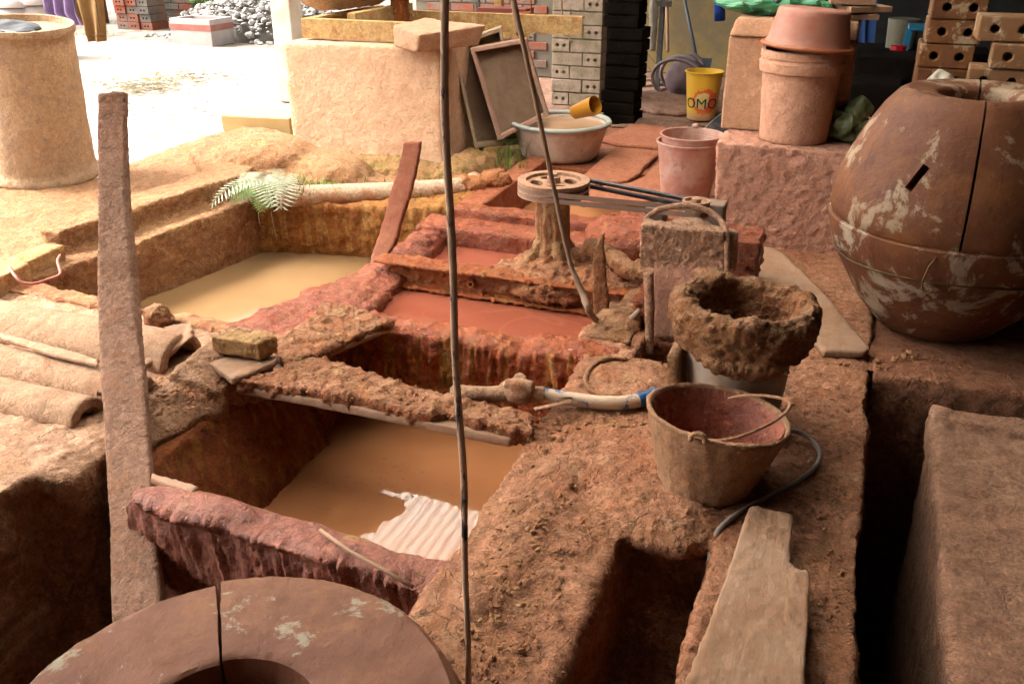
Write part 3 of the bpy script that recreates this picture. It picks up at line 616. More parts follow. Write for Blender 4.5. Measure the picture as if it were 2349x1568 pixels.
# rubble heap
def scatter(name, n, fpos, smin, smax, mat, label=None, kind='stuff', parent=None, flat=.6, sub=1):
    base = [(1, 0, 0), (-1, 0, 0), (0, 1, 0), (0, -1, 0), (0, 0, 1), (0, 0, -1)]
    ft = [(0, 2, 4), (2, 1, 4), (1, 3, 4), (3, 0, 4), (2, 0, 5), (1, 2, 5), (3, 1, 5), (0, 3, 5)]
    # one level of subdivision for lumps
    vs = [Vector(v) for v in base]; fs = list(ft)
    for _ in range(sub):
        nf = []; mid = {}
        def m_(i, j):
            k = (min(i, j), max(i, j))
            if k not in mid: vs.append(((vs[i] + vs[j]) / 2).normalized()); mid[k] = len(vs) - 1
            return mid[k]
        for (i, j, k) in fs: a_, b_, c_ = m_(i, j), m_(j, k), m_(k, i); nf += [(i, a_, c_), (a_, j, b_), (c_, b_, k), (a_, b_, c_)]
        fs = nf
    bv = np.array([tuple(v) for v in vs]); fv = np.array(fs); VV = np.empty((n, len(bv), 3)); FF = np.empty((n, len(fv), 3), int)
    for i in range(n):
        p = fpos(); s = smin * (smax / smin) ** (random.random() ** 2)
        v = bv * (1 + .35 * RNG.normal(size=(len(bv), 1)) * .6) * s * np.array([1, random.uniform(.5, 1), flat * random.uniform(.5, 1.2)])
        M = np.array(Matrix.Rotation(random.uniform(0, 6.28), 3, 'Z') @ Matrix.Rotation(random.uniform(-.4, .4), 3, 'X')); VV[i] = v @ M.T + np.array(p); FF[i] = fv + i * len(bv)
    me = bpy.data.meshes.new(name); me.from_pydata(VV.reshape(-1, 3).tolist(), [], FF.reshape(-1, 3).tolist()); me.update()
    o = link_mesh(name, me, mat, parent, False)
    if kind: o['kind'] = kind
    if label: o['label'] = label
    return o
hx, hy = aty(600, 70, 9.4)[0], 9.4
def heap():
    r = random.gauss(0, .42), random.gauss(0, .45); h = .62 * math.exp(-(r[0] ** 2 + r[1] ** 2) / .45)
    return (hx + r[0], hy + r[1], h * random.uniform(.6, 1) + .01)
o = mud('rubble_heap', [ellipsoid((hx, hy, -.05), (1.0, .8, .40), 24, 12), box(hx - .3, hx + .3, hy - .3, hy + .3, -.3, 0)], plain('rubble_grey', (.16, .14, .12), (.12, .1, .08), .9), vox=.04, sm=2, spec=[('fbm', .06, 5)]); tag(o, 'heap of pale rubble and shards by the yard wall', kind='stuff')
m_shard = plain('white_shards', (.50, .48, .46), (.20, .18, .16), .8, scale=3)
scatter('rubble_shards', 1500, lambda: (lambda r0, r1: (hx + r0, hy + r1, (.37) * math.sqrt(max(0, 1 - (r0 / 1.05) ** 2 - (r1 / .85) ** 2)) + .01))(random.uniform(-1, 1), random.uniform(-.8, .6)), .015, .06, m_shard, 'white shards strewn over the rubble heap')
# leaf litter
m_leaf = plain('dry_leaves', (.22, .17, .05), (.10, .07, .035), .8, scale=5)
def litter(name, n, fpos, s, mat, label):
    V, F = [], []
    for i in range(n):
        x, y, z = fpos(); a_ = random.uniform(0, 6.28); l = random.uniform(.5, 1) * s; w_ = l * .35; c, s_ = math.cos(a_), math.sin(a_); o_ = len(V)
        for u, v, h in ((-l, 0, 0), (0, -w_, .3 * w_), (l, 0, .1 * l), (0, w_, .3 * w_)): V.append((x + u * c - v * s_, y + u * s_ + v * c, z + h))
        F.append((o_, o_ + 1, o_ + 2, o_ + 3))
    o = mesh(name, (V, F), mat); return tag(o, label, kind='stuff')
def lf():
    k = random.random()
    if k < .45: p = atz(random.gauss(330, 60), random.gauss(200, 10), .01)
    elif k < .8: p = atz(random.gauss(450, 70), random.gauss(178, 9), .01)
    else: p = atz(random.uniform(230, 630), random.uniform(140, 290), .01)
    return (p[0], p[1], .03)
litter('fallen_leaves', 800, lf, .045, m_leaf, 'dry leaves and scraps scattered over the bright yard')
# hedge / vine over the yard wall
m_green = NB('bright_leaves'); _c = m_green.mix(m_green.noise(3, 2), (.05, .13, .025), (.10, .22, .04)); m_green.link(_c, m_green.b.inputs['Base Color']); m_green.rough(.5); m_green = m_green.m
def foliage(name, label, cat, c, r, n, s, mat, parent=None):
    V, F = [], []
    for i in range(n):
        while True:
            p = np.array([random.uniform(-1, 1) for _ in range(3)])
            if (p ** 2).sum() < 1: break
        q = np.array(c) + p * np.array(r); d = Vector((random.gauss(0, 1), random.gauss(0, 1), random.gauss(0, .7))).normalized(); e = d.cross(Vector((random.gauss(0, 1), random.gauss(0, 1), random.gauss(0, 1)))).normalized()
        l = s * random.uniform(.6, 1.3); q = Vector(q); o_ = len(V); V += [tuple(q - d * l), tuple(q - e * l * .35), tuple(q + d * l), tuple(q + e * l * .35)]; F.append((o_, o_ + 1, o_ + 2, o_ + 3))
    o = mesh(name, (V, F), mat, parent); 
    if label: tag(o, label, cat)
    return o
vt = thing('garden_shrub', 'bright green shrub hanging over the yard wall above the rubble', 'shrub', (aty(575, 20, 10)[0], 10.6, 0))
gx = aty(575, 15, 9.9)
foliage('leaves', None, None, (gx[0] + .1, 9.95, gx[2] + .12), (1.0, .4, .30), 3500, .06, m_green, vt)['kind'] = 'stuff'
mesh('stem', tube([(gx[0], 10.1, 0), (gx[0] + .05, 10.05, .4), (gx[0] - .1, 10.0, .8)], [.03, .025, .015], 8), m_wood, vt)
# railing gate and lidded pots at the far left
gt = aty(40, 20, 7.9); m_galv = plain('galvanised_tube', (.55, .58, .62), (.45, .48, .52), .35, metal=.6)
rl = thing('railing', 'grey tube railing behind the drum at the far left', 'railing', (gt[0], 7.9, 0))
r0, r1 = aty(-60, 20, 7.9)[0], aty(58, 20, 7.9)[0]
mesh('post', tube([(r1, 7.9, 0), (r1, 7.9, 1.1)], .025, 10), m_galv, rl, smooth=True)
for i in range(9):
    x = r0 + (r1 + .35 - r0) * i / 8; mesh('bar', tube([(x, 7.9, .12), (x, 7.9, 1.05)], .010, 8), m_galv, rl, smooth=True)
mesh('rail', tube([(r0, 7.9, 1.05), (r1 + .35, 7.9, 1.05)], .016, 8), m_galv, rl, smooth=True); mesh('rail', tube([(r0, 7.9, .12), (r1 + .35, 7.9, .12)], .016, 8), m_galv, rl, smooth=True)
m_pot = plain('grey_fired_clay', (.38, .31, .28), (.48, .4, .36), .6)
def pot(x, y, sc, label):
    t = thing('lidded_pot', label, 'pot', (x, y, 0), 'lidded pots behind the railing')
    mesh('body', lathe([(.10 * sc, 0), (.17 * sc, .1 * sc), (.2 * sc, .25 * sc), (.16 * sc, .36 * sc), (.14 * sc, .38 * sc)], 28, MT((x, y, 0))), m_pot, t, smooth=True)
    mesh('lid', lathe([(.17 * sc, .38 * sc), (.165 * sc, .41 * sc), (.09 * sc, .46 * sc), (.03 * sc, .48 * sc), (.035 * sc, .52 * sc), (.0 + .001, .54 * sc)], 28, MT((x, y, 0))), m_pot, t, smooth=True)
p1_ = atz(52, 50, .55); p2_ = atz(98, 45, .55)
pot(aty(53, 50, 6.9)[0], 6.9, 1.25, 'left of two grey lidded pots behind the drum'); pot(aty(99, 45, 7.0)[0], 7.0, 1.3, 'right of two grey lidded pots behind the drum, beside the purple shirt')
o = mesh('dark_shed_wall', box(aty(-120, 20, 9.6)[0] - 1, aty(232, 20, 9.6)[0], 9.6, 9.7, 0, 2.2), plain('dark_red_boards', (.12, .05, .035), (.08, .035, .025), .8)); tag(o, 'dark red-brown shed wall behind the railing at the far left', 'wall')
# clothes on a line
def cloth(name, label, pts, D, mat, folds, cat='clothes', thick=.008, amp=.03):
    """pts: rows of (y_px, x_left, x_right): a hanging garment"""
    V, F = [], []; nx = 28; rows = []
    for (a_, b_) in zip(pts, pts[1:]):
        for k in range(6): t = k / 6; rows.append(tuple(a_[i] + (b_[i] - a_[i]) * t for i in range(3)))
    rows.append(pts[-1])
    base = [atd((r[1] + (r[2] - r[1]) * i / nx), r[0], D) for r in rows for i in range(nx + 1)]
    V = []
    for j, r in enumerate(rows):
        for i in range(nx + 1):
            p = base[j * (nx + 1) + i]; f = amp * math.sin(i / nx * math.pi * 2 * folds + j * .12) * (.5 + .5 * j / len(rows)); V.append((p[0] + .3 * f, p[1] - f, p[2]))
    m = len(V); V += [(a_, b_ + thick, c_) for a_, b_, c_ in V]
    for j in range(len(rows) - 1):
        for i in range(nx):
            q = j * (nx + 1) + i; F.append((q, q + nx + 1, q + nx + 2, q + 1)); F.append((m + q + 1, m + q + nx + 2, m + q + nx + 1, m + q))
    return V, F
m_purple = plain('purple_cotton', (.26, .17, .33), (.32, .22, .40), .85, bumpd=.002); m_khaki = plain('brown_trouser_cloth', (.25, .13, .045), (.30, .17, .06), .85, bumpd=.002); m_seam = plain('dark_seam', (.07, .04, .02), None, .9)
o = mesh('hanging_shirt', cloth('s', '', [(-60, 95, 175), (0, 100, 172), (30, 108, 178), (58, 135, 192)], 5.3, m_purple, 3), m_purple, smooth=True); tag(o, 'purple shirt hanging on the line above the drum', 'shirt')
tr = thing('hanging_trousers', 'brown trousers with dark seams hanging on the line right of the purple shirt', 'trousers', atd(210, 90, 5.5))
mesh('leg', cloth('t', '', [(-60, 176, 232), (0, 178, 234), (60, 196, 238), (96, 205, 240)], 5.5, m_khaki, 1.5, amp=.02), m_khaki, tr, smooth=True)
mesh('leg', cloth('t', '', [(-60, 168, 205), (0, 170, 205), (40, 180, 206), (58, 187, 206)], 5.58, m_khaki, 1.5, amp=.02), m_khaki, tr, smooth=True)
mesh('seam', tube([atd(218, -50, 5.46), atd(219, 0, 5.455), atd(226, 50, 5.45), atd(231, 82, 5.45)], .003, 6), m_seam, tr)
mesh('cuff_seam', tube([atd(204, 84, 5.46), atd(222, 83, 5.46), atd(240, 82, 5.46)], .003, 6), m_seam, tr)
la, lb_ = atd(40, -63, 5.45), atd(270, -63, 5.45)
o = mesh('washing_line', tube([(la[0] - 1.2, la[1] - .4, la[2] + .05), la, lb_, (lb_[0] + 1.0, lb_[1] + .8, lb_[2] + .1)], .003, 6), m_galv); tag(o, 'thin line that carries the washing over the yard', 'washing line')
# white yard post (roof post, sunlit)
pc = aty(662, 60, 5.9); wp = mesh('roof_post', box(pc[0] - .085, pc[0] + .075, 5.82, 5.98, 0, 2.17), plain('white_post_paint', (.78, .74, .68), (.7, .62, .52), .8, dirt=(.6, .45, .3), damt=.5), bevel=.01); tag(wp, 'pale square post at the yard edge, behind the left block', 'post')
# ------------------------------------------------------------------ NEAR OBJECTS
# tall leaning board
lv = [(-1, 222, 284, 292, 2.76), (300, 223, 286, 294, 2.73), (450, 225, 285, 300, 2.69), (560, 226, 296, 309, 2.65), (640, 224, 302, 318, 2.62), (740, 226, 312, 325, 2.56), (850, 230, 330, 335, 2.49), (1000, 241, 340, 346, 2.38), (1200, 253, 353, 361, 2.21), (1390, 258, 368, 379, 2.06), (1560, 262, 384, 396, 1.93), (2100, 282, 440, 452, 1.60)]
def postmesh():
    V, F = [], []; rows = []
    for a_, b_ in zip(lv, lv[1:]):
        for k in range(14): t = k / 14; rows.append([a_[i] + (b_[i] - a_[i]) * t for i in range(5)])
    rows.append(list(lv[-1])); rows = [r for r in rows if r[0] > 199]
    n = len(rows)
    for r in rows:
        y, xl, xm, xr, D = r; A = [atd(xl, y, D)]
        for k in range(1, 8): A.append(atd(xl + (xm - xl) * k / 8, y, D))
        A += [atd(xm, y, D), atd(xr, y, D + .03), atd(xr + 1, y + 1, D + .055), atd(xl + 3, y, D + .055)]
        V += A
    m = 12
    for j in range(n - 1):
        for k in range(m): F.append((j * m + k, (j + 1) * m + k, (j + 1) * m + (k + 1) % m, j * m + (k + 1) % m))
    for k in range(9): V[k] = tuple(Vector(V[k]) + Vector((0, 0, .014 * (1 - abs(k - 5) / 4.5))))
    F.append(tuple(range(m))); F.append(tuple(range((n - 1) * m + m - 1, (n - 1) * m - 1, -1)))
    return V, F
o = mud('tall_board', [postmesh()], m_postwood, vox=.006, sm=1, spec=[('low', .004, 6), ('fbm', .0016, 50), ('clod', .0012, 60)])
tag(o, 'tall grey-brown clay-coated board standing upright in the near pit', 'board')
# plaster mould parts
def lathe_arc(prof, th0, th1, n, M, wob=0):
    V, F = [], []; m = len(prof)
    for k in range(n + 1):
        th = th0 + (th1 - th0) * k / n
        for r, z in prof: V.append(tuple(M @ Vector((r * math.cos(th), r * math.sin(th), z))))
    for k in range(n):
        for i in range(m): F.append((k * m + i, (k + 1) * m + i, (k + 1) * m + (i + 1) % m, k * m + (i + 1) % m))
    F.append(tuple(range(m))); F.append(tuple(range(n * m + m - 1, n * m - 1, -1)))
    return V, F
def mouldmat(name, base, base2, white, wamt, streak=True, wscale=5):
    N = NB(name); base, base2, white = S(base), S(base2), S(white)
    c = N.mix(N.ramp(N.noise(4, 7, .65), [(.35, 0.0), (.65, 1.0)]), base, base2)
    c = N.mix(N.ramp(N.noise(7, 8, .7, off=9), [(.50, 0.0), (.62, .6)]), c, (base2[0] * 1.25, base2[1] * 1.3, base2[2]))
    wn = N.noise(wscale, 9, .72, off=4, dist=.4); c = N.mix(N.ramp(wn, [(wamt, 0.0), (wamt + .03, .7), (wamt + .09, .95)]), c, white)
    if streak: c = N.mix(N.ramp(N.noise(28, 4, .6, stretch=(1, 1, .06), off=2), [(.60, 0.0), (.66, .8)]), c, (.08, .028, .016))
    N.link(c, N.b.inputs['Base Color']); N.rough(.6); N.b.inputs['Specular IOR Level'].default_value = .25
    N.bump([(N.noise(40, 6, .7), .7), (wn, 1.2), (N.noise(9, 5, .6), 2)], .004); return N.m
m_mould = mouldmat('clay_stained_plaster_mould', (.145, .052, .026), (.225, .092, .045), (.48, .36, .25), .545)
m_mould2 = mouldmat('brown_clay_stained_plaster', (.25, .105, .062), (.34, .155, .095), (.56, .50, .38), .585, False, 7)
# near mould, seen from above
cx, cy_ = -.714, .737
nm = thing('plaster_mould', 'round plaster mould ring in the foreground, cracked across, brown with chipped pale spots', 'mould', (cx, cy_, 0))
sm_ = Vector(atz(503, 1345, .2)) - Vector((cx, cy_, .2)); th_s = math.atan2(sm_.y, sm_.x)
prof = dense([(.372, .012), (.388, .06), (.365, .13), (.345, .175), (.335, .196), (.326, .203), (.145, .203), (.139, .199), (.136, .17), (.130, .10), (.132, .012)], .012)
for s_, (ta, tb) in enumerate(((th_s + .020, th_s + math.pi - .006), (th_s + math.pi + .006, th_s + 2 * math.pi - .016))):
    mesh('mould_half', lathe_arc(prof, ta, tb, 90, MT((cx, cy_, 0 + .006 * s_))), m_mould2, nm, smooth=True, spec=[('low', .003, 5), ('fbm', .0012, 22), ('flake', .0018, 9)], sharp=35)
mesh('inner_ring', lathe(dense([(.128, .0), (.128, .145), (.112, .15), (.095, .13), (.09, .0)], .01), 64, MT((cx, cy_, 0)), .02), m_redwet, nm, smooth=True, spec=[('fbm', .008, 16), ('clod', .008, 30)])
o = mesh('pit_pier', box(-1.12, -.70, .2, 1.02, -1.15, .006), m_ledge2); tag(o, 'low mud-covered pier that carries the near mould', kind='structure')
# big mould at the right
JX, JY = .335, 3.16
jm = thing('plaster_mould', 'large barrel-shaped plaster mould at the right, orange-brown with white worn patches', 'mould', (JX, JY, 0))
up_ = [(.378, .372), (.385, .39), (.383, .45), (.372, .50), (.347, .565), (.310, .645), (.268, .715), (.232, .757), (.212, .768), (.200, .768), (.125, .757), (.115, .745), (.108, .62), (.25, .60), (.30, .5), (.31, .42), (.30, .372)]
lo_ = [(.155, .0), (.19, .012), (.258, .09), (.325, .20), (.362, .275), (.381, .335), (.388, .366), (.383, .3705), (.30, .3705), (.28, .2), (.20, .06), (.12, .03)]
sv = Vector(aty(2228, 240, 2.95)) - Vector((JX, JY, 0)); th_f = math.atan2(-1, -.03) ; th_b = math.atan2(1, .05)
halfL = lathe_arc(dense(up_, .018), th_b + .006, th_f + 2 * math.pi - .004, 90, MT((JX, JY, 0)))
slot = obox((0, 0, 0), (.05, .2, .16), (0, 0, 0))
sp = aty(2088, 398, JY - .36); dirn = math.atan2(sp[1] - JY, sp[0] - JX)
slotb = xf(MT((JX + .372 * math.cos(dirn), JY + .372 * math.sin(dirn), .560)) @ Matrix.Rotation(dirn, 4, 'Z') @ Matrix.Rotation(R(-22), 4, 'X'), box(-.09, .06, -.0115, .0115, -.038, .038))
me = cut(halfL, [slotb], 'mould_half'); hl = link_mesh('mould_half', me, m_mould, jm, True); me.set_sharp_from_angle(angle=R(45))
mesh('mould_half', lathe_arc(dense(up_, .018), th_f + .006, th_b - .006, 70, MT((JX + .004, JY - .003, 0))), m_mould, jm, smooth=True, spec=[('low', .004, 5), ('fbm', .0015, 20)], sharp=45)
mouldw = mouldmat('white_streaked_plaster', (.17, .062, .032), (.22, .092, .05), (.54, .44, .33), .515)
mesh('mould_base', lathe(dense(lo_, .015), 120, MT((JX, JY, 0))), mouldw, jm, smooth=True, spec=[('low', .004, 5), ('fbm', .0015, 20)], sharp=45)
m_wire = plain('rusty_wire', (.09, .05, .025), (.2, .12, .04), .6, metal=.4)
wp_ = [(JX + .356 * math.cos(t), JY + .356 * math.sin(t), .258 + .006 * math.sin(3 * t)) for t in np.linspace(0, 2 * math.pi, 80)]
mesh('wire_band', tube(wp_, .0035, 6, False), m_wire, jm, smooth=True)
tw = aty(2125, 655, JY - .345); k_ = Vector((tw[0], tw[1] - .006, tw[2]))
mesh('wire_twist', tube([tuple(k_ + Vector((.012 * math.cos(t) * (1 + t * .05), -.006 - .002 * t, .012 * math.sin(t) * (1 + t * .05)))) for t in np.linspace(0, 9, 26)] + [tuple(k_ + Vector((-.012, -.02, .04))), tuple(k_ + Vector((-.006, -.03, .075))), tuple(k_ + Vector((.008, -.03, .10)))], .0022, 6), plain('yellowed_wire', (.26, .18, .09), None, .5), jm, smooth=True)
# ------------------------------------------------------------------ buckets
def shell(r0, r1, h, t=.004, lip=.006, step=.012, floor=.006, bulge=0, z0=0):
    """outside bottom edge -> rim -> inside bottom"""
    return dense([(.001, z0), (r0 - .004, z0), (r0, z0 + .004), (r1, h - .008), (r1 + lip, h - .006), (r1 + lip, h), (r1 - t, h), (r0 - t, z0 + floor), (.001, z0 + floor)], step)
m_buck = mudmat('clay_crusted_bucket', (.52, .35, .23), (.57, .40, .27), (.46, .28, .17), bumpd=.004, scale=1.3, streak=(.58, .43, .29), fine=.6)
m_slipin = mudmat('red_slip_lining', (.42, .17, .12), (.48, .22, .16), (.3, .1, .07), wet=.22, bumpd=.003, spec=.5)
bc = (-.222, 1.897, .004)
fbk = thing('bucket', 'clay-crusted bucket with red slip inside and a wire handle, nearest to the viewer', 'bucket', bc, 'buckets on the clay ledge')
MB = MT(bc, R(-5), R(5), 0)
def rimwarp(co, no):
    return co
pf = dense([(.001, .0), (.098, .0), (.104, .006), (.160, .188), (.165, .196), (.158, .200), (.154, .194), (.0995, .016), (.001, .012)], .008)
mesh('body', lathe(pf, 110, MB, .018, 1.2), m_buck, fbk, smooth=True, spec=[('low', .006, 9), ('fbm', .003, 26), ('drip', .003, 30), ('flake', .0016, 16)])
mesh('slip_lining', lathe(dense([(.150, .192), (.1475, .186), (.098, .03), (.07, .022), (.001, .02)], .01), 90, MB, .018, 1.2), m_slipin, fbk, smooth=True, spec=[('fbm', .0025, 16)])
lug = MB @ Vector((-.02, -.166, .185))
mesh('lug', tube([tuple(lug + Vector((.016 * math.cos(t), -.002, .014 + .014 * math.sin(t)))) for t in np.linspace(-.4, 3.6, 14)], .0062, 8), m_buck, fbk, smooth=True)
hp = [atz(1612, 1006, .185), atz(1650, 1010, .195), atz(1700, 1000, .21), atz(1765, 972, .225), atz(1803, 945, .24), atz(1812, 925, .245), atz(1795, 914, .24), atz(1750, 907, .225), atz(1700, 908, .2), atz(1672, 914, .17)]
mesh('handle', tube(smoothpath(hp, 6), .0038, 8), m_buck, fbk, smooth=True)
mesh('wire_loop', tube(smoothpath([atz(1612, 1006, .185), atz(1660, 1012, .175), atz(1710, 1024, .172), atz(1745, 1026, .172)], 5), .0022, 6), m_buck, fbk, smooth=True)
# crusted tall pail
cc = atz(1708, 705, .34); cc = (cc[0], cc[1], 0)
cb = thing('bucket', 'pale tall bucket whose rim is buried in a thick ochre crust, behind the near bucket', 'bucket', cc, 'buckets on the clay ledge')
m_palebk = plain('pale_grey_plastic', (.46, .36, .28), (.54, .45, .38), .6, dirt=(.40, .22, .12), dscale=5, damt=.7, bumpd=.002)
mesh('body', lathe(shell(.117, .140, .33), 72, MT(cc)), m_palebk, cb, smooth=True, spec=[('fbm', .002, 14)])
def crustfn(co, no): return co
mud('crust', [lathe(dense([(.142, .225), (.160, .24), (.174, .28), (.184, .32), (.178, .352), (.160, .368), (.143, .362), (.130, .34), (.118, .27), (.130, .23)], .02), 60, MT(cc), .03, 2, True),
    ellipsoid((cc[0] - .10, cc[1] + .12, .362), (.06, .04, .02)), ellipsoid((cc[0] + .03, cc[1] - .145, .245), (.11, .03, .03))], m_crust, cb, vox=.006, sm=2,
    spec=[('low', .008, 8), ('fbm', .012, 18), ('clod', .006, 32), ('flake', .003, 22), ('fbm', .004, 60)])
mesh('side_crust', xf(MT((cc[0] - .130, cc[1] - .03, 0), 0, R(-6)), box(-.018, .012, -.07, .05, .0, .22)), m_crust, cb, smooth=True)
cb.children[-1].data.update()
mesh('dregs', xf(MT((cc[0], cc[1], .14)), lathe([(.001, 0), (.11, .004), (.001, .01)], 32)), m_dark, cb)
scatter('clay_bits', 26, lambda: (cc[0] + random.gauss(.045, .025), cc[1] + random.gauss(-.01, .03), .155 + random.uniform(0, .03)), .006, .016, m_pale, None, 'stuff', cb)
# ------------------------------------------------------------------ planks, boards, brick
def pxpoly(pts, z): return [atz(x, y, z) for x, y in pts]
def densify(pts, step):
    out = []
    for a_, b_ in zip(pts, pts[1:] + pts[:1]):
        L = math.dist(a_[:2], b_[:2]); n = max(1, int(L / step)); out += [tuple(a_[i] + (b_[i] - a_[i]) * k / n for i in range(3)) for k in range(n)]
    return out
pl = mud('broken_plank', [prism(pxpoly([(1722, 1158), (1780, 1170), (1819, 1180), (1815, 1235), (1812, 1290), (1822, 1292), (1830, 1306), (1848, 1304), (1858, 1314), (1855, 1440), (1842, 1600), (1560, 1610), (1575, 1560), (1600, 1500)], .062), .022)], m_wood, vox=.0055, sm=2, spec=[('fbm', .002, 30), ('low', .004, 6), ('clod', .002, 40)])
tag(pl, 'broken clay-coated plank with a snapped notch, lying beside the dark drain in the foreground', 'plank')
o = mesh('timber_bearer', obox((-.03, 1.33, .02), (.10, .05, .042)), m_wood, bevel=.004); tag(o, 'short timber bearers under the broken plank', kind='structure')
pl2 = mud('long_plank', [prism(pxpoly([(1706, 575), (1722, 562), (1770, 566), (1800, 578), (1900, 680), (1998, 795), (1985, 806), (1890, 803), (1860, 770), (1740, 640)], .028), .026)], m_wood, vox=.0075, sm=2, spec=[('fbm', .002, 25), ('low', .004, 6)])
tag(pl2, 'pale plank with rounded end lying between the crusted bucket and the large mould', 'plank')
# bridge over the front tank
br_ = thing('mud_covered_board', 'long board caked with flaking mud, laid across the orange front tank', 'board', atz(850, 900, 0))
def edgeboard(pts, z, th): return prism(pxpoly(pts, z), th)
mud('plank', [edgeboard([(560, 868), (540, 885), (700, 912), (870, 945), (1170, 1008), (1195, 985), (900, 905), (700, 870)], .012, .028)], m_wood, br_, vox=.006, sm=2, spec=[('fbm', .002, 26)])
mud('mud_cake', [prism(pxpoly([(548, 872), (640, 846), (705, 818), (760, 828), (860, 862), (950, 886), (1030, 905), (1120, 930), (1215, 955), (1222, 990), (1180, 985), (1120, 972), (1040, 950), (960, 944), (840, 915), (700, 893)], .034), .034),
    prism(pxpoly([(705, 818), (860, 862), (1030, 905), (1215, 955), (1250, 985), (1210, 1000), (1040, 945), (700, 885)], -.0), .03)], m_flaky, br_, vox=.0065, sm=3, spec=[('low', .012, 6), ('fbm', .007, 20), ('flake', .005, 11), ('flake', .003, 26), ('clod', .005, 34)])
dv = thing('mud_covered_board', 'flaking mud-covered board between the yellow water and the dark opening', 'board', atz(730, 770, 0))
mud('plank', [edgeboard([(500, 838), (640, 770), (745, 705), (905, 738), (900, 746), (655, 848), (560, 872)], .020, .022)], m_wood, dv, vox=.007, sm=2, spec=[('fbm', .003, 26)])
mud('mud_cake', [edgeboard([(630, 800), (650, 770), (745, 700), (800, 700), (900, 736), (860, 752), (660, 838)], .034, .02)], m_flaky, dv, vox=.0065, sm=3, spec=[('low', .01, 6), ('fbm', .008, 20), ('flake', .006, 12), ('flake', .003, 26), ('clod', .006, 34)])
sb = mud('small_board', [prism(pxpoly([(476, 828), (530, 806), (640, 816), (625, 832), (532, 870)], .050), .02)], m_wood, vox=.0055, sm=2, spec=[('fbm', .003, 26), ('clod', .003, 40)]); tag(sb, 'small broken board under the loose brick', 'board')
zb = .112
bk = mud('loose_brick', [prism(pxpoly([(481, 772), (532, 755), (632, 770), (592, 789)], zb), .052), ellipsoid(atz(600, 772, zb), (.05, .03, .012)), ellipsoid(atz(622, 790, zb - .02), (.02, .02, .02))], mudmat('ochre_dusted_brick', (.52, .38, .20), (.56, .42, .25), (.40, .20, .11), bumpd=.005), vox=.005, sm=2, spec=[('fbm', .002, 30), ('low', .003, 9), ('clod', .003, 50)])
tag(bk, 'pale ochre-dusted brick lying on a small board beside the yellow water', 'brick')
# curved boards (split trunks) on the left ledge
def halflog(x0, x1, y, z, r, th, ya=0, lift=0):
    V, F = [], []; nx, na = 90, 14
    for i in range(nx + 1):
        t = i / nx; x = x0 + (x1 - x0) * t; yy = y + ya * t; rr = r * (1 + .015 * math.sin(5 * t + y * 9))
        for k in range(na + 1):
            a_ = math.pi * (k / na); V.append((x, yy + rr * math.cos(a_), z + lift * t + rr * .92 * math.sin(a_)))
        for k in range(na, -1, -1):
            a_ = math.pi * (k / na); V.append((x, yy + (rr - th) * math.cos(a_), z + lift * t + (rr - th) * .92 * math.sin(a_)))
    m = 2 * (na + 1)
    for i in range(nx):
        for k in range(m): F.append((i * m + k, i * m + (k + 1) % m, (i + 1) * m + (k + 1) % m, (i + 1) * m + k))
    F.append(tuple(range(m - 1, -1, -1))); F.append(tuple(range(nx * m, nx * m + m)))
    return V, F
m_bark = mudmat('dry_clay_on_bark', (.44, .32, .22), (.50, .38, .27), (.36, .24, .16), bumpd=.004, scale=.9, fine=.7)
for k, (x1, y, r, ya, lab) in enumerate(((-1.86, 1.646, .066, .0, 'nearest of three curved clay-dusted boards on the left ledge'), (-1.80, 1.825, .073, -.045, 'middle one of three curved clay-dusted boards on the left ledge'), (-1.84, 1.995, .100, .02, 'farthest and widest of three curved clay-dusted boards on the left ledge'))):
    o = mud('curved_board', [halflog(-3.6, x1, y, -.008 + .004 * k, r, .034, ya)], m_bark, vox=.0075, sm=2, spec=[('fbm', .0018, 26)])
    tag(o, lab, 'board', 'curved boards on the left ledge')
o = mud('bark_strip', [prism([atz(0, 762, .085), atz(130, 795, .085), atz(225, 822, .088), atz(225, 834, .088), atz(120, 812, .086), atz(0, 772, .085)], .012)], m_pale, vox=.004, sm=1, spec=[('fbm', .004, 24)]); tag(o, 'cracked strip of bark lying between the curved boards', 'bark')
o = mud('board_offcut', [prism([atz(163, 940, .012), atz(195, 905, .05), atz(240, 884, .055), atz(262, 900, .03), atz(205, 938, .012)], .02)], m_wood, vox=.005, sm=2, spec=[('fbm', .003, 30)]); tag(o, 'small tilted board offcut at the end of the nearest curved board', 'board')
o = mud('curled_bark', [prism([atz(372, 745, .10), atz(440, 738, .11), atz(442, 768, .10), atz(392, 806, .055), atz(330, 838, .03), atz(345, 790, .07)], .015)], m_wood, vox=.005, sm=2, spec=[('low', .012, 8), ('fbm', .004, 30)]); tag(o, 'curled piece of bark at the right end of the farthest curved board', 'bark')
lm = atz(358, 715, .05); o = mud('clay_lump', [ellipsoid((lm[0], lm[1], .035), (.045, .04, .045)), box(lm[0] - .035, lm[0] + .03, lm[1] - .03, lm[1] + .03, 0, .06)], m_crust, vox=.005, sm=2, spec=[('low', .012, 14), ('clod', .01, 30), ('fbm', .006, 40)]); tag(o, 'orange clay lump on the near rim of the yellow tank, beside the tall board', 'clay lump')
lt = mud('clay_lump', [ellipsoid(atz(262, 690, .02), (.08, .02, .02))], m_crust, vox=.006, sm=2, spec=[('low', .01, 14), ('clod', .008, 30)]); tag(lt, 'thin red clay clod on the yellow tank rim, left of the tall board', 'clay lump')
sk = mud('short_batten', [prism([atz(348, 1082, .0), atz(455, 1112, .02), atz(440, 1128, .02), atz(345, 1096, .0)], .02)], m_wood, vox=.005, sm=2, spec=[('fbm', .003, 30)]); tag(sk, 'short batten leaning at the left end of the pink slip rim', 'stick')
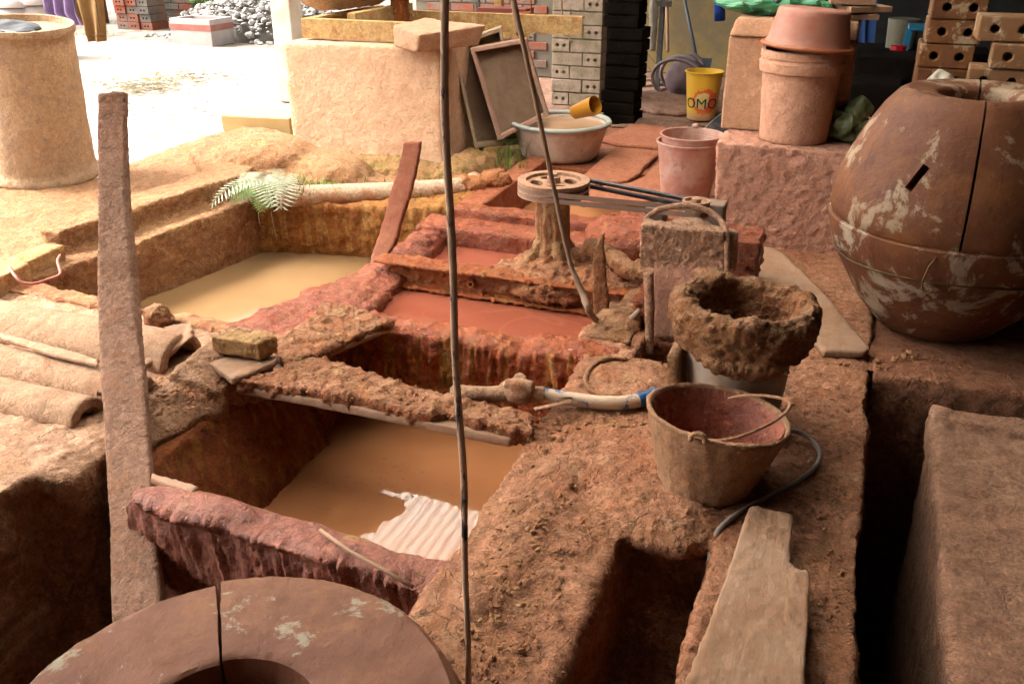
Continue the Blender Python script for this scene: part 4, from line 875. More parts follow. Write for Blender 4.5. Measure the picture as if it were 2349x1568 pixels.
rd = mesh('thin_reed', tube([atz(735, 1215, .018), atz(800, 1262, .02), atz(870, 1300, .022), atz(948, 1345, .012)], .0045, 8), m_wood, smooth=True); tag(rd, 'thin reed lying on the pink slip rim, pointing to the viewer', 'stick')
# ------------------------------------------------------------------ cords
def cordmat():
    N = NB('mud_spattered_cord'); c = N.mix(N.ramp(N.noise(70, 5, .7, stretch=(1, 1, .25)), [(.56, 0.0), (.60, 1.0)]), (.55, .37, .26), (.03, .03, .045))
    N.link(c, N.b.inputs['Base Color']); N.rough(.6); N.bump([(N.noise(120, 3), 1)], .002); return N.m
m_cord = cordmat()
vx, vy = atz(1070, 1600, 0)[:2]
cpath = [(vx + .004 * math.sin(z * 5) + .002 * math.sin(z * 17), vy + .004 * math.sin(z * 3 + 1), z) for z in np.linspace(.0, 2.5, 60)]
o = mesh('vertical_wire', tube(cpath, .0054, 10), m_cord, smooth=True, spec=[('fbm', .0012, 40)]); tag(o, 'thin black cord spattered with clay, hanging straight down in front of the tanks', 'wire')
m_rope = plain('clay_dusted_rope', (.42, .29, .20), (.36, .24, .17), .85, bumpd=.002)
rp = [atd(1168, -60, 2.45), atd(1178, 0, 2.5), atd(1222, 200, 2.62), atd(1268, 420, 2.78), atd(1305, 590, 2.9)] + [atd(1335, 670, 2.92), atd(1352, 715, 2.9), atz(1375, 738, .0), atz(1405, 748, .0), atz(1440, 738, .03), atz(1468, 712, .06)]
p0, p1 = Vector(rp[1]), Vector(rp[0]); top_ = p1 + (p1 - p0).normalized() * 2.2
rr = smoothpath([tuple(top_)] + rp, 8)
o = mesh('hanging_rope', tube(rr, [.0075 if i < len(rr) - 45 else .0105 for i in range(len(rr))], 10), m_rope, smooth=True, spec=[('fbm', .003, 40)]); tag(o, 'clay-dusted rope slanting down to the stake by the motor', 'rope')
sb_ = atz(1378, 752, -.04)
def stake():
    V, F = [], []; lv_ = [(756, 1362, 1396), (700, 1360, 1397), (650, 1358, 1392), (600, 1358, 1390), (570, 1364, 1386), (545, 1374, 1388), (535, 1380, 1386)]
    Y = sb_[1]
    for y, a_, b_ in lv_:
        A, B = aty(a_, y, Y), aty(b_, y, Y); V += [A, B, (B[0] - .008, Y + .035, B[2]), (A[0] + .01, Y + .035, A[2])]
    for j in range(len(lv_) - 1):
        for k in range(4): F.append((j * 4 + k, j * 4 + (k + 1) % 4, (j + 1) * 4 + (k + 1) % 4, (j + 1) * 4 + k))
    F.append((3, 2, 1, 0)); n = len(V); F.append((n - 4, n - 3, n - 2, n - 1)); return V, F
o = mud('wooden_stake', [stake()], m_crust, vox=.0045, sm=1, spec=[('low', .006, 14), ('fbm', .003, 40)]); tag(o, 'short splintered stake standing in the red slip, with the rope tied to it', 'stake')
# grey hose on the ledge
hpz = [(1795, 985, .02), (1835, 992, .02), (1866, 1012, .014), (1882, 1045, .012), (1866, 1075, .012), (1830, 1103, .012), (1780, 1130, .012), (1725, 1158, .014), (1675, 1190, .012), (1645, 1222, .004), (1630, 1262, -.02), (1632, 1305, -.05), (1650, 1352, -.08), (1680, 1400, -.12)]
o = mesh('grey_hose', tube(smoothpath([atz(*p) for p in hpz], 8), .0064, 12), plain('grey_rubber', (.30, .28, .27), (.40, .35, .31), .5, dirt=(.4, .27, .19), dscale=12, damt=.6), smooth=True); tag(o, 'grey rubber hose curling round the near bucket and under the broken plank', 'hose')
# valve and hose
vp = thing('valve_pipe', 'clay-crusted valve and pipe ending in a blue hose, lying behind the bridging board', 'pipe', atz(1250, 905, 0))
m_pvc = mudmat('dusty_pipe', (.50, .36, .25), (.55, .41, .30), (.42, .22, .13), bumpd=.003, scale=1.5)
mud('pipe', [tube(smoothpath([atz(1040, 900, .04), atz(1075, 903, .045), atz(1120, 905, .038), atz(1160, 903, .04), atz(1250, 905, .04)], 5), .0235, 14)], m_pvc, vp, vox=.004, sm=2, spec=[('fbm', .003, 30), ('low', .004, 12)])
mud('valve', [ellipsoid(atz(1185, 898, .045), (.055, .038, .036)), tube([atz(1160, 880, .07), atz(1225, 888, .07)], .018, 12), tube([atz(1192, 880, .06), atz(1192, 868, .085)], .02, 12)], m_pvc, vp, vox=.004, sm=2, spec=[('fbm', .004, 30), ('low', .004, 16)])
def hosem():
    N = NB('blue_hose_with_clay'); g = N.noise(22, 6, .7); c = N.mix(N.ramp(g, [(.55, 0.0), (.59, 1.0)]), (.50, .36, .25), (.03, .10, .24)); N.link(c, N.b.inputs['Base Color']); N.rough(.5); N.bump([(g, 1)], .003); return N.m
mesh('hose', tube(smoothpath([atz(1248, 905, .038), atz(1300, 913, .034), atz(1360, 921, .032), atz(1420, 924, .032), atz(1470, 917, .033)], 7), .0195, 16), hosem(), vp, smooth=True, spec=[('fbm', .0015, 30)])
mesh('blue_end', tube(smoothpath([atz(1462, 918, .034), atz(1485, 912, .034), atz(1506, 903, .034)], 6), .0205, 16), plain('blue_ribbed_plastic', (.02, .10, .30), (.03, .15, .38), .35), vp, smooth=True)
mesh('hose_clamp', tube([atz(1300 + 12 * math.cos(t), 912, .034 + .024 * math.sin(t)) for t in np.linspace(0, 6.28, 20)], .003, 6), m_wire, vp, smooth=True)
mesh('strap', tube([atz(1225, 938, .03), atz(1262, 930, .035), atz(1310, 920, .055)], .009, 8, True, .3), m_pvc, vp, smooth=True)
# round hatch with a hose round its edge
hc = (-.50, 2.345, .0)
ha = thing('round_lid', 'round mud-caked lid ringed by a thin hose, between valve and motor', 'lid', hc)
mud('lid_plate', [lathe([(.001, -.03), (.135, -.03), (.135, .02), (.10, .034), (.001, .038)], 48, MT(hc))], m_flaky, ha, vox=.006, sm=4, spec=[('low', .01, 8), ('fbm', .005, 24), ('clod', .004, 40), ('flake', .002, 20)])
mesh('edge_hose', tube([(hc[0] + .142 * math.cos(t), hc[1] + .142 * math.sin(t), .022 + .006 * math.sin(3 * t)) for t in np.linspace(1.2, 5.6, 60)], .0085, 10), m_crust, ha, smooth=True, spec=[('fbm', .003, 40)])
# ------------------------------------------------------------------ RED TANK: beam, mound, pulleys, motor
m_beam = mudmat('slip_caked_beam', (.44, .14, .07), (.48, .20, .09), (.32, .09, .05), spot=(.46, .28, .11), spot_amt=.6, bumpd=.007, wet=.3, streak=(.42, .24, .09))
bm = thing('steel_beam', 'slip-caked I-beam lying across the red tank', 'beam', (-1.2, 2.96, -.04))
BY = 2.945
def bz(x, y, Y): return aty(x, y, Y)
bL = aty(868, 588, BY)[0]
zt = aty(900, 592, BY)[2]
def dripf(co, no):
    co = co.copy(); low = (co[:, 2] < zt - .075) & (no[:, 2] < .2)
    co[:, 2] -= low * .012 * np.maximum(0, fbm(co * np.array([38, 38, 1]), 2)) * 2.2; return co
mud('beam_body', [box(bL, -.62, BY - .045, BY + .05, zt - .012, zt), box(bL + .03, -.62, BY - .006, BY + .006, zt - .09, zt), box(bL + .10, -.62, BY - .045, BY + .045, zt - .100, zt - .088)], m_beam, bm, vox=.0055, sm=1,
    spec=[('low', .004, 8), ('fbm', .005, 24), ('clod', .005, 36), ('drip', .004, 30)], fn=dripf)
hb = aty(1085, 648, BY - .01)
mesh('bolt_hole', lathe([(.008, -.02), (.014, -.02), (.016, .0), (.013, .012), (.008, .012)], 14, MT((hb[0], BY - .022, hb[2]), R(90)), 0, 0, True), m_beam, bm, smooth=True)
mo = thing('mud_mound', 'dark crumbly mud mound at the foot of the pulley column', 'mud', (-.95, 3.08, 0))
SX, SY = -.975, 3.10
mud('mound_body', [lathe([(.001, -.02), (.22, -.02), (.20, .03), (.13, .065), (.07, .095), (.001, .11)], 40, MT((SX, SY, .01))), prism([(-1.25, 2.93, .045), (-.62, 2.93, .045), (-.62, 3.2, .05), (-1.12, 3.25, .05)], .07), ellipsoid((-.78, 3.05, .05), (.2, .12, .04))], m_flaky, mo, vox=.008, sm=2, spec=[('low', .014, 8), ('fbm', .008, 22), ('clod', .010, 34), ('billow', .004, 50)])
m_colclay = mudmat('cream_streaked_column', (.58, .41, .25), (.62, .46, .29), (.38, .20, .11), bumpd=.006, streak=(.34, .17, .09), scale=1.4)
pu = thing('pulley_drive', 'clay-crusted pulley wheel on a thick column, linked by two belts to the motor', 'pulley', (SX, SY, .08))
pc_ = aty(1270, 416, SY); PZ = pc_[2]; PX_ = pc_[0]
mud('column', [lathe(dense([(.001, .04), (.085, .04), (.070, .11), (.060, .17), (.062, PZ - .05), (.066, PZ - .028), (.001, PZ - .026)], .02), 40, MT((PX_, SY, 0)))] +
    [tube([(PX_ + .05 * math.cos(a_), SY + .05 * math.sin(a_), .15), (PX_ + .10 * math.cos(a_), SY + .10 * math.sin(a_), .06)], [.026, .024], 8) for a_ in (-2.4, -.9, 1.0)],
    m_colclay, pu, vox=.006, sm=2, spec=[('low', .008, 9), ('fbm', .005, 28), ('drip', .005, 22)])
m_pul = mudmat('dusty_cast_iron', (.50, .36, .26), (.56, .41, .30), (.40, .26, .18), bumpd=.002, scale=2)
RP, RS = .131, .047
def ring(r0, r1, z0, z1, n=72, c=(0, 0, 0)): return lathe([(r1, z0), (r1, z1), (r0, z1), (r0, z0)], n, MT(c), 0, 0, True)
mesh('rim', merge(ring(.100, RP, PZ - .006, PZ + .008, 80, (PX_, SY, 0)), ring(.100, RP - .012, PZ - .020, PZ - .006, 80, (PX_, SY, 0)), ring(.100, RP, PZ - .028, PZ - .020, 80, (PX_, SY, 0)), ring(.100, RP - .012, PZ - .040, PZ - .028, 80, (PX_, SY, 0)), ring(.1, RP, PZ - .046, PZ - .040, 80, (PX_, SY, 0))), m_pul, pu, bevel=.001)
mud('web', [lathe([(.001, PZ - .018), (.105, PZ - .018), (.105, PZ - .002), (.001, PZ - .002)], 60, MT((PX_, SY, 0)))], m_pul, pu, vox=.004, sm=0, spec=[('fbm', .0015, 40)]) if False else None
web = cut(lathe([(.0012, PZ - .018), (.104, PZ - .018), (.104, PZ - .003), (.0012, PZ - .003)], 60, MT((PX_, SY, 0))), [xf(MT((PX_ + .062 * math.cos(a_), SY + .062 * math.sin(a_), PZ), 0, 0, a_), lathe([(.001, -.06), (.0275, -.06), (.0275, .06), (.001, .06)], 20, Matrix.Diagonal((.85, 1.35, 1, 1)))) for a_ in (.5, .5 + math.pi / 2, .5 + math.pi, .5 + 1.5 * math.pi)], 'web')
link_mesh('web', web, m_pul, pu, False)
mesh('hub', lathe([(.001, PZ - .02), (.027, PZ - .02), (.024, PZ + .018), (.014, PZ + .020), (.012, PZ + .030), (.001, PZ + .030)], 24, MT((PX_, SY, 0))), m_pul, pu, smooth=True, sharp=40)
sp2 = aty(1600, 434, 3.02); SXm, SYm = sp2[0], 3.02
def belt(zc, t=.011, h=.0175):
    """tangent loop round both wheels, toothed inside"""
    A = Vector((PX_, SY)); B = Vector((SXm, SYm)); d = (B - A); L = d.length; ang = math.atan2(d.y, d.x); al = math.acos((RP - RS - .0) / L); pts = []
    ro, rs = RP - .003, RS - .003
    for k in range(61): a_ = ang + al + (2 * math.pi - 2 * al) * k / 60; pts.append((A.x + ro * math.cos(a_), A.y + ro * math.sin(a_), math.cos(a_), math.sin(a_)))
    n2 = 30
    for k in range(n2 + 1): a_ = ang - al + 2 * al * k / n2; pts.append((B.x + rs * math.cos(a_), B.y + rs * math.sin(a_), math.cos(a_), math.sin(a_)))
    full = []
    for i in range(len(pts)):
        p, q = pts[i], pts[(i + 1) % len(pts)]; l = math.dist(p[:2], q[:2]); m = max(1, int(l / .0042))
        for j in range(m): full.append([p[c] + (q[c] - p[c]) * j / m for c in range(4)])
    V, F = [], []; n = len(full)
    for i, (x, y, nx, ny) in enumerate(full):
        inn = t if (i % 2) else t * .55
        V += [(x + nx * .002, y + ny * .002, zc + h / 2), (x + nx * .002, y + ny * .002, zc - h / 2), (x - nx * inn, y - ny * inn, zc - h * .3), (x - nx * inn, y - ny * inn, zc + h * .3)]
    for i in range(n):
        j = (i + 1) % n
        for k in range(4): F.append((i * 4 + k, i * 4 + (k + 1) % 4, j * 4 + (k + 1) % 4, j * 4 + k))
    return V, F
def beltmat():
    N = NB('belt_rubber'); g = N.n('ShaderNodeSeparateXYZ'); N.link(N.nor, g.inputs[0])
    c = N.mix(N.ramp(N.noise(20, 5), [(.35, 0.0), (.6, 1.0)]), (.03, .03, .033), (.07, .06, .055)); N.link(c, N.b.inputs['Base Color']); N.rough(.6); return N.m
m_belt = beltmat(); m_beltd = plain('dusty_belt_face', (.30, .20, .15), (.36, .25, .19), .8)
def beltobj(zc):
    vf = belt(zc); o = mesh('belt', vf, m_belt, pu); me = o.data; me.materials.append(m_beltd)
    for p in me.polygons:
        if p.index % 4 == 0: p.material_index = 1      # the smooth outer face is covered in dust
    return o
beltobj(PZ - .012); beltobj(PZ - .034)
m_motor = mudmat('clay_crusted_motor', (.58, .40, .29), (.63, .46, .34), (.50, .32, .22), bumpd=.008, scale=1.2)
mt = thing('electric_motor', 'clay-crusted motor under the small pulley, with a rough cover plate and stand', 'motor', (SXm, SYm, 0))
mesh('small_pulley', lathe([(.001, PZ - .047), (RS, PZ - .047), (RS, PZ - .041), (RS - .01, PZ - .041), (RS - .01, PZ - .026), (RS, PZ - .026), (RS, PZ - .02), (RS - .01, PZ - .02), (RS - .01, PZ - .004), (RS, PZ - .004), (RS, PZ + .006), (RS - .009, PZ + .006), (RS - .012, PZ - .004), (.001, PZ - .004)], 40, MT((SXm, SYm, 0))), m_pul, mt)
mesh('pulley_shaft', lathe([(.001, .3), (.016, .3), (.016, PZ + .012), (.001, PZ + .012)], 16, MT((SXm, SYm, 0))), m_pul, mt, smooth=True, sharp=40)
mz = .335
mud('motor_body', [lathe([(.001, .1), (.082, .1), (.088, mz - .05), (.075, mz - .02), (.03, mz), (.001, mz)], 36, MT((SXm, SYm - .07, 0)))], m_motor, mt, vox=.006, sm=1, spec=[('fbm', .003, 30)])
for k in range(20):
    a_ = math.pi + math.pi * (k + .5) / 20
    mesh('cooling_fin', xf(MT((SXm, SYm - .07, 0), 0, 0, a_), merge(box(.07, .100, -.0035, .0035, .15, mz - .045), hexa([(.04, -.003, mz - .045), (.10, -.003, mz - .045), (.10, .003, mz - .045), (.04, .003, mz - .045), (.035, -.003, mz - .012), (.075, -.003, mz - .022), (.075, .003, mz - .022), (.035, .003, mz - .012)]))), m_motor, mt)
# cover plate
CY = 2.76
q = [aty(1471, 515, CY), aty(1660, 533, CY), aty(1663, 622, CY), aty(1468, 606, CY)]
mud('cover_plate', [hexa([(q[3][0] - .0, CY, q[3][2] - .01), (q[2][0], CY, q[2][2] - .01), (q[2][0], CY + .06, q[2][2] - .01), (q[3][0], CY + .06, q[3][2] - .01), (q[0][0], CY, q[0][2]), (q[1][0], CY, q[1][2]), (q[1][0], CY + .06, q[1][2]), (q[0][0], CY + .06, q[0][2])])], m_motor, mt, vox=.005, sm=2, spec=[('fbm', .006, 42), ('billow', .003, 60), ('fbm', .003, 90)])
hoop = [(1478, 520, CY + .05), (1486, 498, CY + .07), (1515, 480, CY + .08), (1560, 472, CY + .08), (1610, 478, CY + .08), (1648, 500, CY + .07), (1664, 530, CY + .03), (1668, 570, CY + .0), (1668, 625, CY - .02)]
mesh('cable_hoop', tube(smoothpath([aty(x, y, Y) for x, y, Y in hoop], 6), .0095, 10), m_motor, mt, smooth=True, spec=[('fbm', .003, 40)])
mesh('stand_panel', merge(hexa([aty(1500, 772, 2.72), aty(1612, 772, 2.72), tuple(Vector(aty(1612, 772, 2.72)) + Vector((0, .025, 0))), tuple(Vector(aty(1500, 772, 2.72)) + Vector((0, .025, 0))), aty(1500, 600, 2.76), aty(1650, 600, 2.76), tuple(Vector(aty(1650, 600, 2.76)) + Vector((0, .025, 0))), tuple(Vector(aty(1500, 600, 2.76)) + Vector((0, .025, 0)))])), m_dustpink, mt, bevel=.003)
mud('leg', [tube([aty(1487, 625, 2.72), aty(1490, 700, 2.70), aty(1490, 812, 2.68)], .0165, 12)], m_motor, mt, vox=.0045, sm=1, spec=[('fbm', .003, 30), ('low', .004, 9)])
mesh('leg', tube([aty(1640, 620, 2.74), aty(1640, 720, 2.72), aty(1640, 800, 2.7)], .018, 10), m_motor, mt, smooth=True)
mud('side_bracket', [hexa([aty(1672, 620, 2.80), aty(1690, 610, 2.80), aty(1690, 606, 2.88), aty(1672, 612, 2.88), aty(1672, 528, 2.80), aty(1694, 532, 2.80), aty(1694, 528, 2.88), aty(1672, 522, 2.88)])], m_motor, mt, vox=.005, sm=1, spec=[('fbm', .003, 40)])
ph = mud('mud_covered_pipe', [tube(smoothpath([(SX + .1, SY, .14), (SX + .2, SY - .03, .13), (SXm - .2, SYm - .05, .12), (SXm - .06, SYm - .08, .12)], 5), .033, 12)], m_crust, vox=.007, sm=2, spec=[('low', .008, 9), ('fbm', .006, 24), ('clod', .006, 34)]); tag(ph, 'mud-covered pipe running from the pulley column to the motor', 'pipe')
for lab, x, y, w_, Y in (('grey stone block behind the left end of the motor', 1506, 478, .07, 3.24), ('grey stone block right behind the small pulley', 1622, 470, .13, 3.18)):
    a_ = aty(x, y, Y); o = mud('stone_block', [box(a_[0] - w_ / 2, a_[0] + w_ / 2, Y - .03, Y + .05, a_[2] - .13, a_[2] + .01)], plain('grey_stone', (.22, .19, .16), (.30, .25, .20), .9, bumpd=.004, dirt=(.4, .25, .17)), vox=.006, sm=2, spec=[('fbm', .004, 24)]); tag(o, lab, 'stone')
o = mud('motor_plinth', [box(-.64, -.26, 3.12, 3.32, -.02, .22), box(-.62, -.28, 2.80, 3.12, -.02, .09)], m_redwet, vox=.01, sm=3, spec=[('low', .014, 7), ('fbm', .008, 18), ('clod', .008, 26)]); tag(o, 'mud-covered plinth under the motor', 'plinth')
o = mud('red_mud_ridge', [ellipsoid((-.76, 3.55, .05), (.26, .16, .09)), ellipsoid((-.62, 3.42, .06), (.12, .2, .09))], m_redwet, vox=.008, sm=3, spec=[('low', .02, 6), ('fbm', .009, 18), ('billow', .004, 40), ('fbm', .004, 50)]); tag(o, 'ridge of glossy red mud behind the pulley column', 'mud')
# paddle standing in the red tank
def ribbon(levels, thick, nrm=(0, 1, 0)):
    V, F = [], []; N3 = Vector(nrm).normalized() * thick
    for (A, B) in levels: A, B = Vector(A), Vector(B); V += [tuple(A), tuple(B), tuple(B + N3), tuple(A + N3)]
    n = len(levels)
    for j in range(n - 1):
        for k in range(4): F.append((j * 4 + k, (j + 1) * 4 + k, (j + 1) * 4 + (k + 1) % 4, j * 4 + (k + 1) % 4))
    F.append((0, 1, 2, 3)); F.append(((n - 1) * 4 + 3, (n - 1) * 4 + 2, (n - 1) * 4 + 1, (n - 1) * 4)); return V, F
pls = [(326, 925, 963, 3.26), (345, 922, 962, 3.25), (400, 908, 952, 3.22), (450, 893, 938, 3.18), (500, 880, 922, 3.14), (560, 862, 905, 3.08), (590, 850, 885, 3.05), (612, 846, 874, 3.02), (632, 842, 858, 3.0)]
o = mud('leaning_paddle', [ribbon([(aty(a_, y, Y), aty(b_, y, Y)) for y, a_, b_, Y in pls], .028)], m_woodred, vox=.006, sm=1, spec=[('fbm', .002, 24), ('low', .003, 8)]); tag(o, 'red-stained wooden paddle leaning over the divider of the yellow tank', 'paddle')
# pipe on the far wall of the yellow tank
pth = [atz(640, 452, .04), atz(690, 450, .045), atz(800, 446, .045), atz(900, 442, .045), atz(1000, 436, .045), atz(1060, 430, .045), atz(1092, 416, .05)]
o = mesh('plastic_pipe', tube(smoothpath(pth, 10), .050, 28), mudmat('pale_pvc_pipe', (.62, .50, .38), (.66, .55, .43), (.50, .30, .18), bumpd=.002), smooth=True, spec=[('fbm', .003, 9)]); tag(o, 'pale plastic pipe lying along the far rim of the yellow tank', 'pipe')  # the pipe's own pale plastic colour
e = atz(1070, 428, .045); o = mud('red_mud_clod', [ellipsoid((e[0], e[1], .05), (.11, .06, .055)), ellipsoid((e[0] + .1, e[1] + .12, .05), (.09, .09, .06))], mudmat('orange_red_mud', (.46, .23, .12), (.52, .29, .16), (.36, .15, .08), bumpd=.007), vox=.009, sm=2, spec=[('low', .014, 9), ('fbm', .008, 22), ('clod', .008, 30)]); tag(o, 'orange mud heaped over the right end of the pale pipe', 'mud')
# bank between left block and small rear tank
o = mud('mud_bank', [prism([(-2.95, 4.1, .03), (-1.75, 3.95, .02), (-1.72, 4.9, .02), (-2.0, 5.2, .02), (-3.1, 5.2, .03)], .4), ellipsoid((-2.35, 4.22, .03), (.6, .14, .06)), ellipsoid((-1.88, 4.35, .03), (.14, .3, .08)), ellipsoid((-1.85, 4.6, .05), (.06, .05, .06)), ellipsoid((-1.93, 4.72, .05), (.05, .05, .06))], mudmat('mossy_earth', (.36, .24, .13), (.44, .30, .16), (.22, .20, .07), bumpd=.008, spot=(.20, .22, .06)), vox=.014, sm=3, spec=[('low', .02, 5), ('fbm', .014, 12), ('clod', .010, 22)])
tag(o, 'lumpy mossy earth at the foot of the rendered block', kind='structure')
o = mesh('floor', sheet(-3.15, -1.72, 4.6, 6.0, -.006, .05, .012), m_floordk, smooth=True); tag(o, 'earth floor beside the trays', kind='structure')
# ------------------------------------------------------------------ LEFT BLOCK and what stands on it
BX0, BX1, BY0, BY1, BZ = -2.945, -2.02, 4.35, 4.78, .635
def chip(co, no): return co
lb = mud('rendered_block', [hexa([(BX0 + .02, BY0 - .03, -.1), (BX1 + .01, BY0 - .03, -.1), (BX1 + .03, BY1, -.1), (BX0, BY1, -.1), (BX0, BY0, BZ), (BX1, BY0, BZ + .01), (BX1 - .02, BY1, BZ), (BX0, BY1, BZ)])], m_dustpink if False else mudmat('cream_render', (.78, .60, .43), (.84, .66, .49), (.70, .50, .34), bumpd=.004, scale=1.2, spot=(.52, .30, .17), spot_amt=.2, fine=.35), vox=.013, sm=5, spec=[('low', .008, 4), ('fbm', .003, 30)])
tag(lb, 'big cream rendered block in full light at the left, with a mixer on top', 'tank')
m_channel = mudmat('ochre_dusted_steel', (.52, .40, .20), (.58, .47, .27), (.36, .22, .12), bumpd=.003)
T = BZ + .012
fr = thing('channel_stand', 'ochre-dusted steel channel frame lying on the cream block', 'frame', (-2.5, 4.5, T))
def channel(x0, x1, y, z, h=.105, w_=.05, t=.008): return merge(box(x0, x1, y, y + t, z, z + h), box(x0, x1, y + t, y + w_, z, z + t), box(x0, x1, y + t, y + w_, z + h - t, z + h))
fx0 = aty(692, 70, 4.45)[0]
mesh('front_channel', channel(fx0, -2.0, 4.45, T, aty(700, 52, 4.45)[2] - T if aty(700, 52, 4.45)[2] - T > .08 else .1), m_channel, fr, bevel=.002)
mesh('side_channel', merge(box(fx0, fx0 + .008, 4.46, 5.3, T, T + .1), box(fx0 + .008, fx0 + .05, 4.51, 5.3, T + .09, T + .1)), m_channel, fr)
mesh('cross_bar', box(fx0 + .25, fx0 + .30, 4.51, 5.2, T + .05, T + .13), m_channel, fr, bevel=.003)
mesh('rear_channel', channel(fx0, -1.55, 5.25, T - .02, .1), m_channel, fr)
mx_ = aty(775, 10, 4.85)
dm = thing('mixer_drum', 'cream clay-crusted round mixer drum on the steel frame', 'mixer', (mx_[0], 4.9, T + .12))
mud('drum_body', [lathe(dense([(.001, 0), (.17, .0), (.26, .05), (.33, .16), (.34, .30), (.30, .45), (.001, .45)], .05), 48, MT((mx_[0] + .02, 4.95, T + .115), 0, R(-6)))], mudmat('cream_crust', (.58, .44, .27), (.62, .49, .33), (.46, .30, .16), bumpd=.008, scale=1.2), dm, vox=.012, sm=2, spec=[('fbm', .005, 20), ('clod', .005, 34)])
gw = aty(918, 20, 5.0); gp = thing('belt_pulley', 'ochre-dusted belt pulley on a short shaft beside the mixer drum', 'pulley', (gw[0], 5.0, T + .05))
mesh('wheel', merge(*[ring(.02, .115 - (k % 2) * .02, T + .20 + k * .016, T + .216 + k * .016, 48, (gw[0], 5.0, 0)) for k in range(5)]), m_channel, gp)
mesh('shaft', lathe([(.001, T), (.05, T), (.055, T + .2), (.001, T + .2)], 24, MT((gw[0], 5.0, 0))), m_beam, gp, smooth=True, sharp=40)
mesh('base_plate', lathe([(.001, T + .0), (.13, T + .0), (.13, T + .02), (.001, T + .02)], 40, MT((gw[0], 5.0, 0))), m_belt, gp)
sx = aty(985, 70, 4.42)
sbm = mud('stone_slab', [hexa([(sx[0] - .14, 4.30, T - .005), (sx[0] + .02, 4.22, T - .012), (sx[0] + .26, 4.46, T), (sx[0] - .1, 4.6, T), (sx[0] - .16, 4.33, T + .10), (sx[0] + .05, 4.20, T + .075), (sx[0] + .30, 4.46, T + .105), (sx[0] - .12, 4.62, T + .11)])], m_pale, vox=.009, sm=4, spec=[('low', .008, 7), ('fbm', .003, 24)]); tag(sbm, 'pale rectangular stone resting on the right corner of the cream block', 'stone')
# steel bench right of the block
sbn = thing('steel_bench', 'rusty steel channel bench with a red box on it, behind the trays', 'bench', (-1.9, 5.6, 0))
b0, b1 = aty(1060, 48, 5.6), aty(1215, 45, 5.6)
mesh('top_channel', channel(b0[0] - .1, b1[0], 5.6, b0[2] - .09, .10), m_channel, sbn); mesh('leg', box(b1[0] - .08, b1[0] - .03, 5.61, 5.66, 0, b0[2] - .095), m_beam, sbn); mesh('leg', box(b0[0] - .05, b0[0] - .0, 5.61, 5.66, 0, b0[2] - .095), m_beam, sbn)
mesh('red_box', box(b0[0] + .08, b1[0] - .05, 5.66, 5.82, b0[2] + .016, b0[2] + .075), plain('dark_red_paint', (.25, .05, .04), (.2, .06, .04), .6), sbn)
mesh('upright', box(b0[0] + .10, b0[0] + .15, 5.9, 5.95, 0, 1.3), m_channel, sbn); mesh('upright', box(b0[0] - .03, b0[0] - .01, 5.9, 5.93, 0, 1.3), m_belt, sbn)
rd_ = aty(1190, 30, 5.5); mesh('crank_rod', tube([(rd_[0] - .12, 5.55, rd_[2] - .02), (rd_[0] + .06, 5.55, rd_[2] + .0), (rd_[0] + .06, 5.55, rd_[2] + .07)], .008, 8), m_beam, sbn)
# leaning trays
def tray(name, label, quad, d, mat, matb, nrm):
    """quad: tl, tr, br, bl world corners of the open face; d = depth"""
    t = thing(name, label, 'tray', quad[3]); tl, tr, br_2, bl_ = [Vector(v) for v in quad]; n = Vector(nrm).normalized() * d
    w_ = (tr - tl).normalized() * .022; h_ = (tl - bl_).normalized() * .022
    def bar(a, b, off): return hexa([a, b, b + off, a + off, a + n, b + n, b + off + n, a + off + n])
    mesh('side_board', bar(bl_, tl, w_), mat, t, bevel=.003); mesh('side_board', bar(br_2, tr, -w_), mat, t, bevel=.003)
    mesh('end_board', bar(tl + w_, tr - w_, -h_), mat, t, bevel=.003); mesh('end_board', bar(bl_ + w_, br_2 - w_, h_), mat, t, bevel=.003)
    mesh('bottom_board', hexa([bl_ + w_ + h_ + n * .7, br_2 - w_ + h_ + n * .7, tr - w_ - h_ + n * .7, tl + w_ - h_ + n * .7, bl_ + w_ + h_ + n * .95, br_2 - w_ + h_ + n * .95, tr - w_ - h_ + n * .95, tl + w_ - h_ + n * .95]), matb, t)
    return t
m_tray1 = plain('pale_dirty_board', (.50, .38, .26), (.42, .31, .21), .8, dirt=(.34, .22, .13), damt=.5)
m_tray2 = plain('pinkish_board', (.48, .28, .21), (.52, .34, .26), .8, dirt=(.34, .18, .12), damt=.5)
m_trayin = plain('brown_tray_board', (.20, .12, .08), (.26, .17, .11), .8, dirt=(.34, .24, .16), damt=.6)
tray('wooden_tray', 'pale wooden tray leaning on the cream block, left of the pinkish tray', [aty(1036, 102, 4.62), aty(1150, 62, 4.95), aty(1195, 330, 4.86), aty(1090, 342, 4.58)], .085, m_tray1, m_trayin, (-.35, .9, .0))
tray('wooden_tray', 'pinkish wooden tray with brown inside, leaning beside the basin', [aty(1078, 112, 4.70), aty(1205, 90, 4.98), aty(1258, 268, 4.92), aty(1142, 322, 4.62)], .085, m_tray2, m_trayin, (-.25, .95, .0))
# ochre slab at left of the block
ws = atz(600, 275, .05); o = mesh('ochre_board', obox((ws[0] + .10, ws[1] - .12, .075), (.46, .22, .10), (R(3), 0, R(8))), plain('ochre_painted_board', (.62, .46, .22), (.66, .5, .26), .8), bevel=.006); tag(o, 'ochre slab lying on the mud left of the cream block', 'slab')
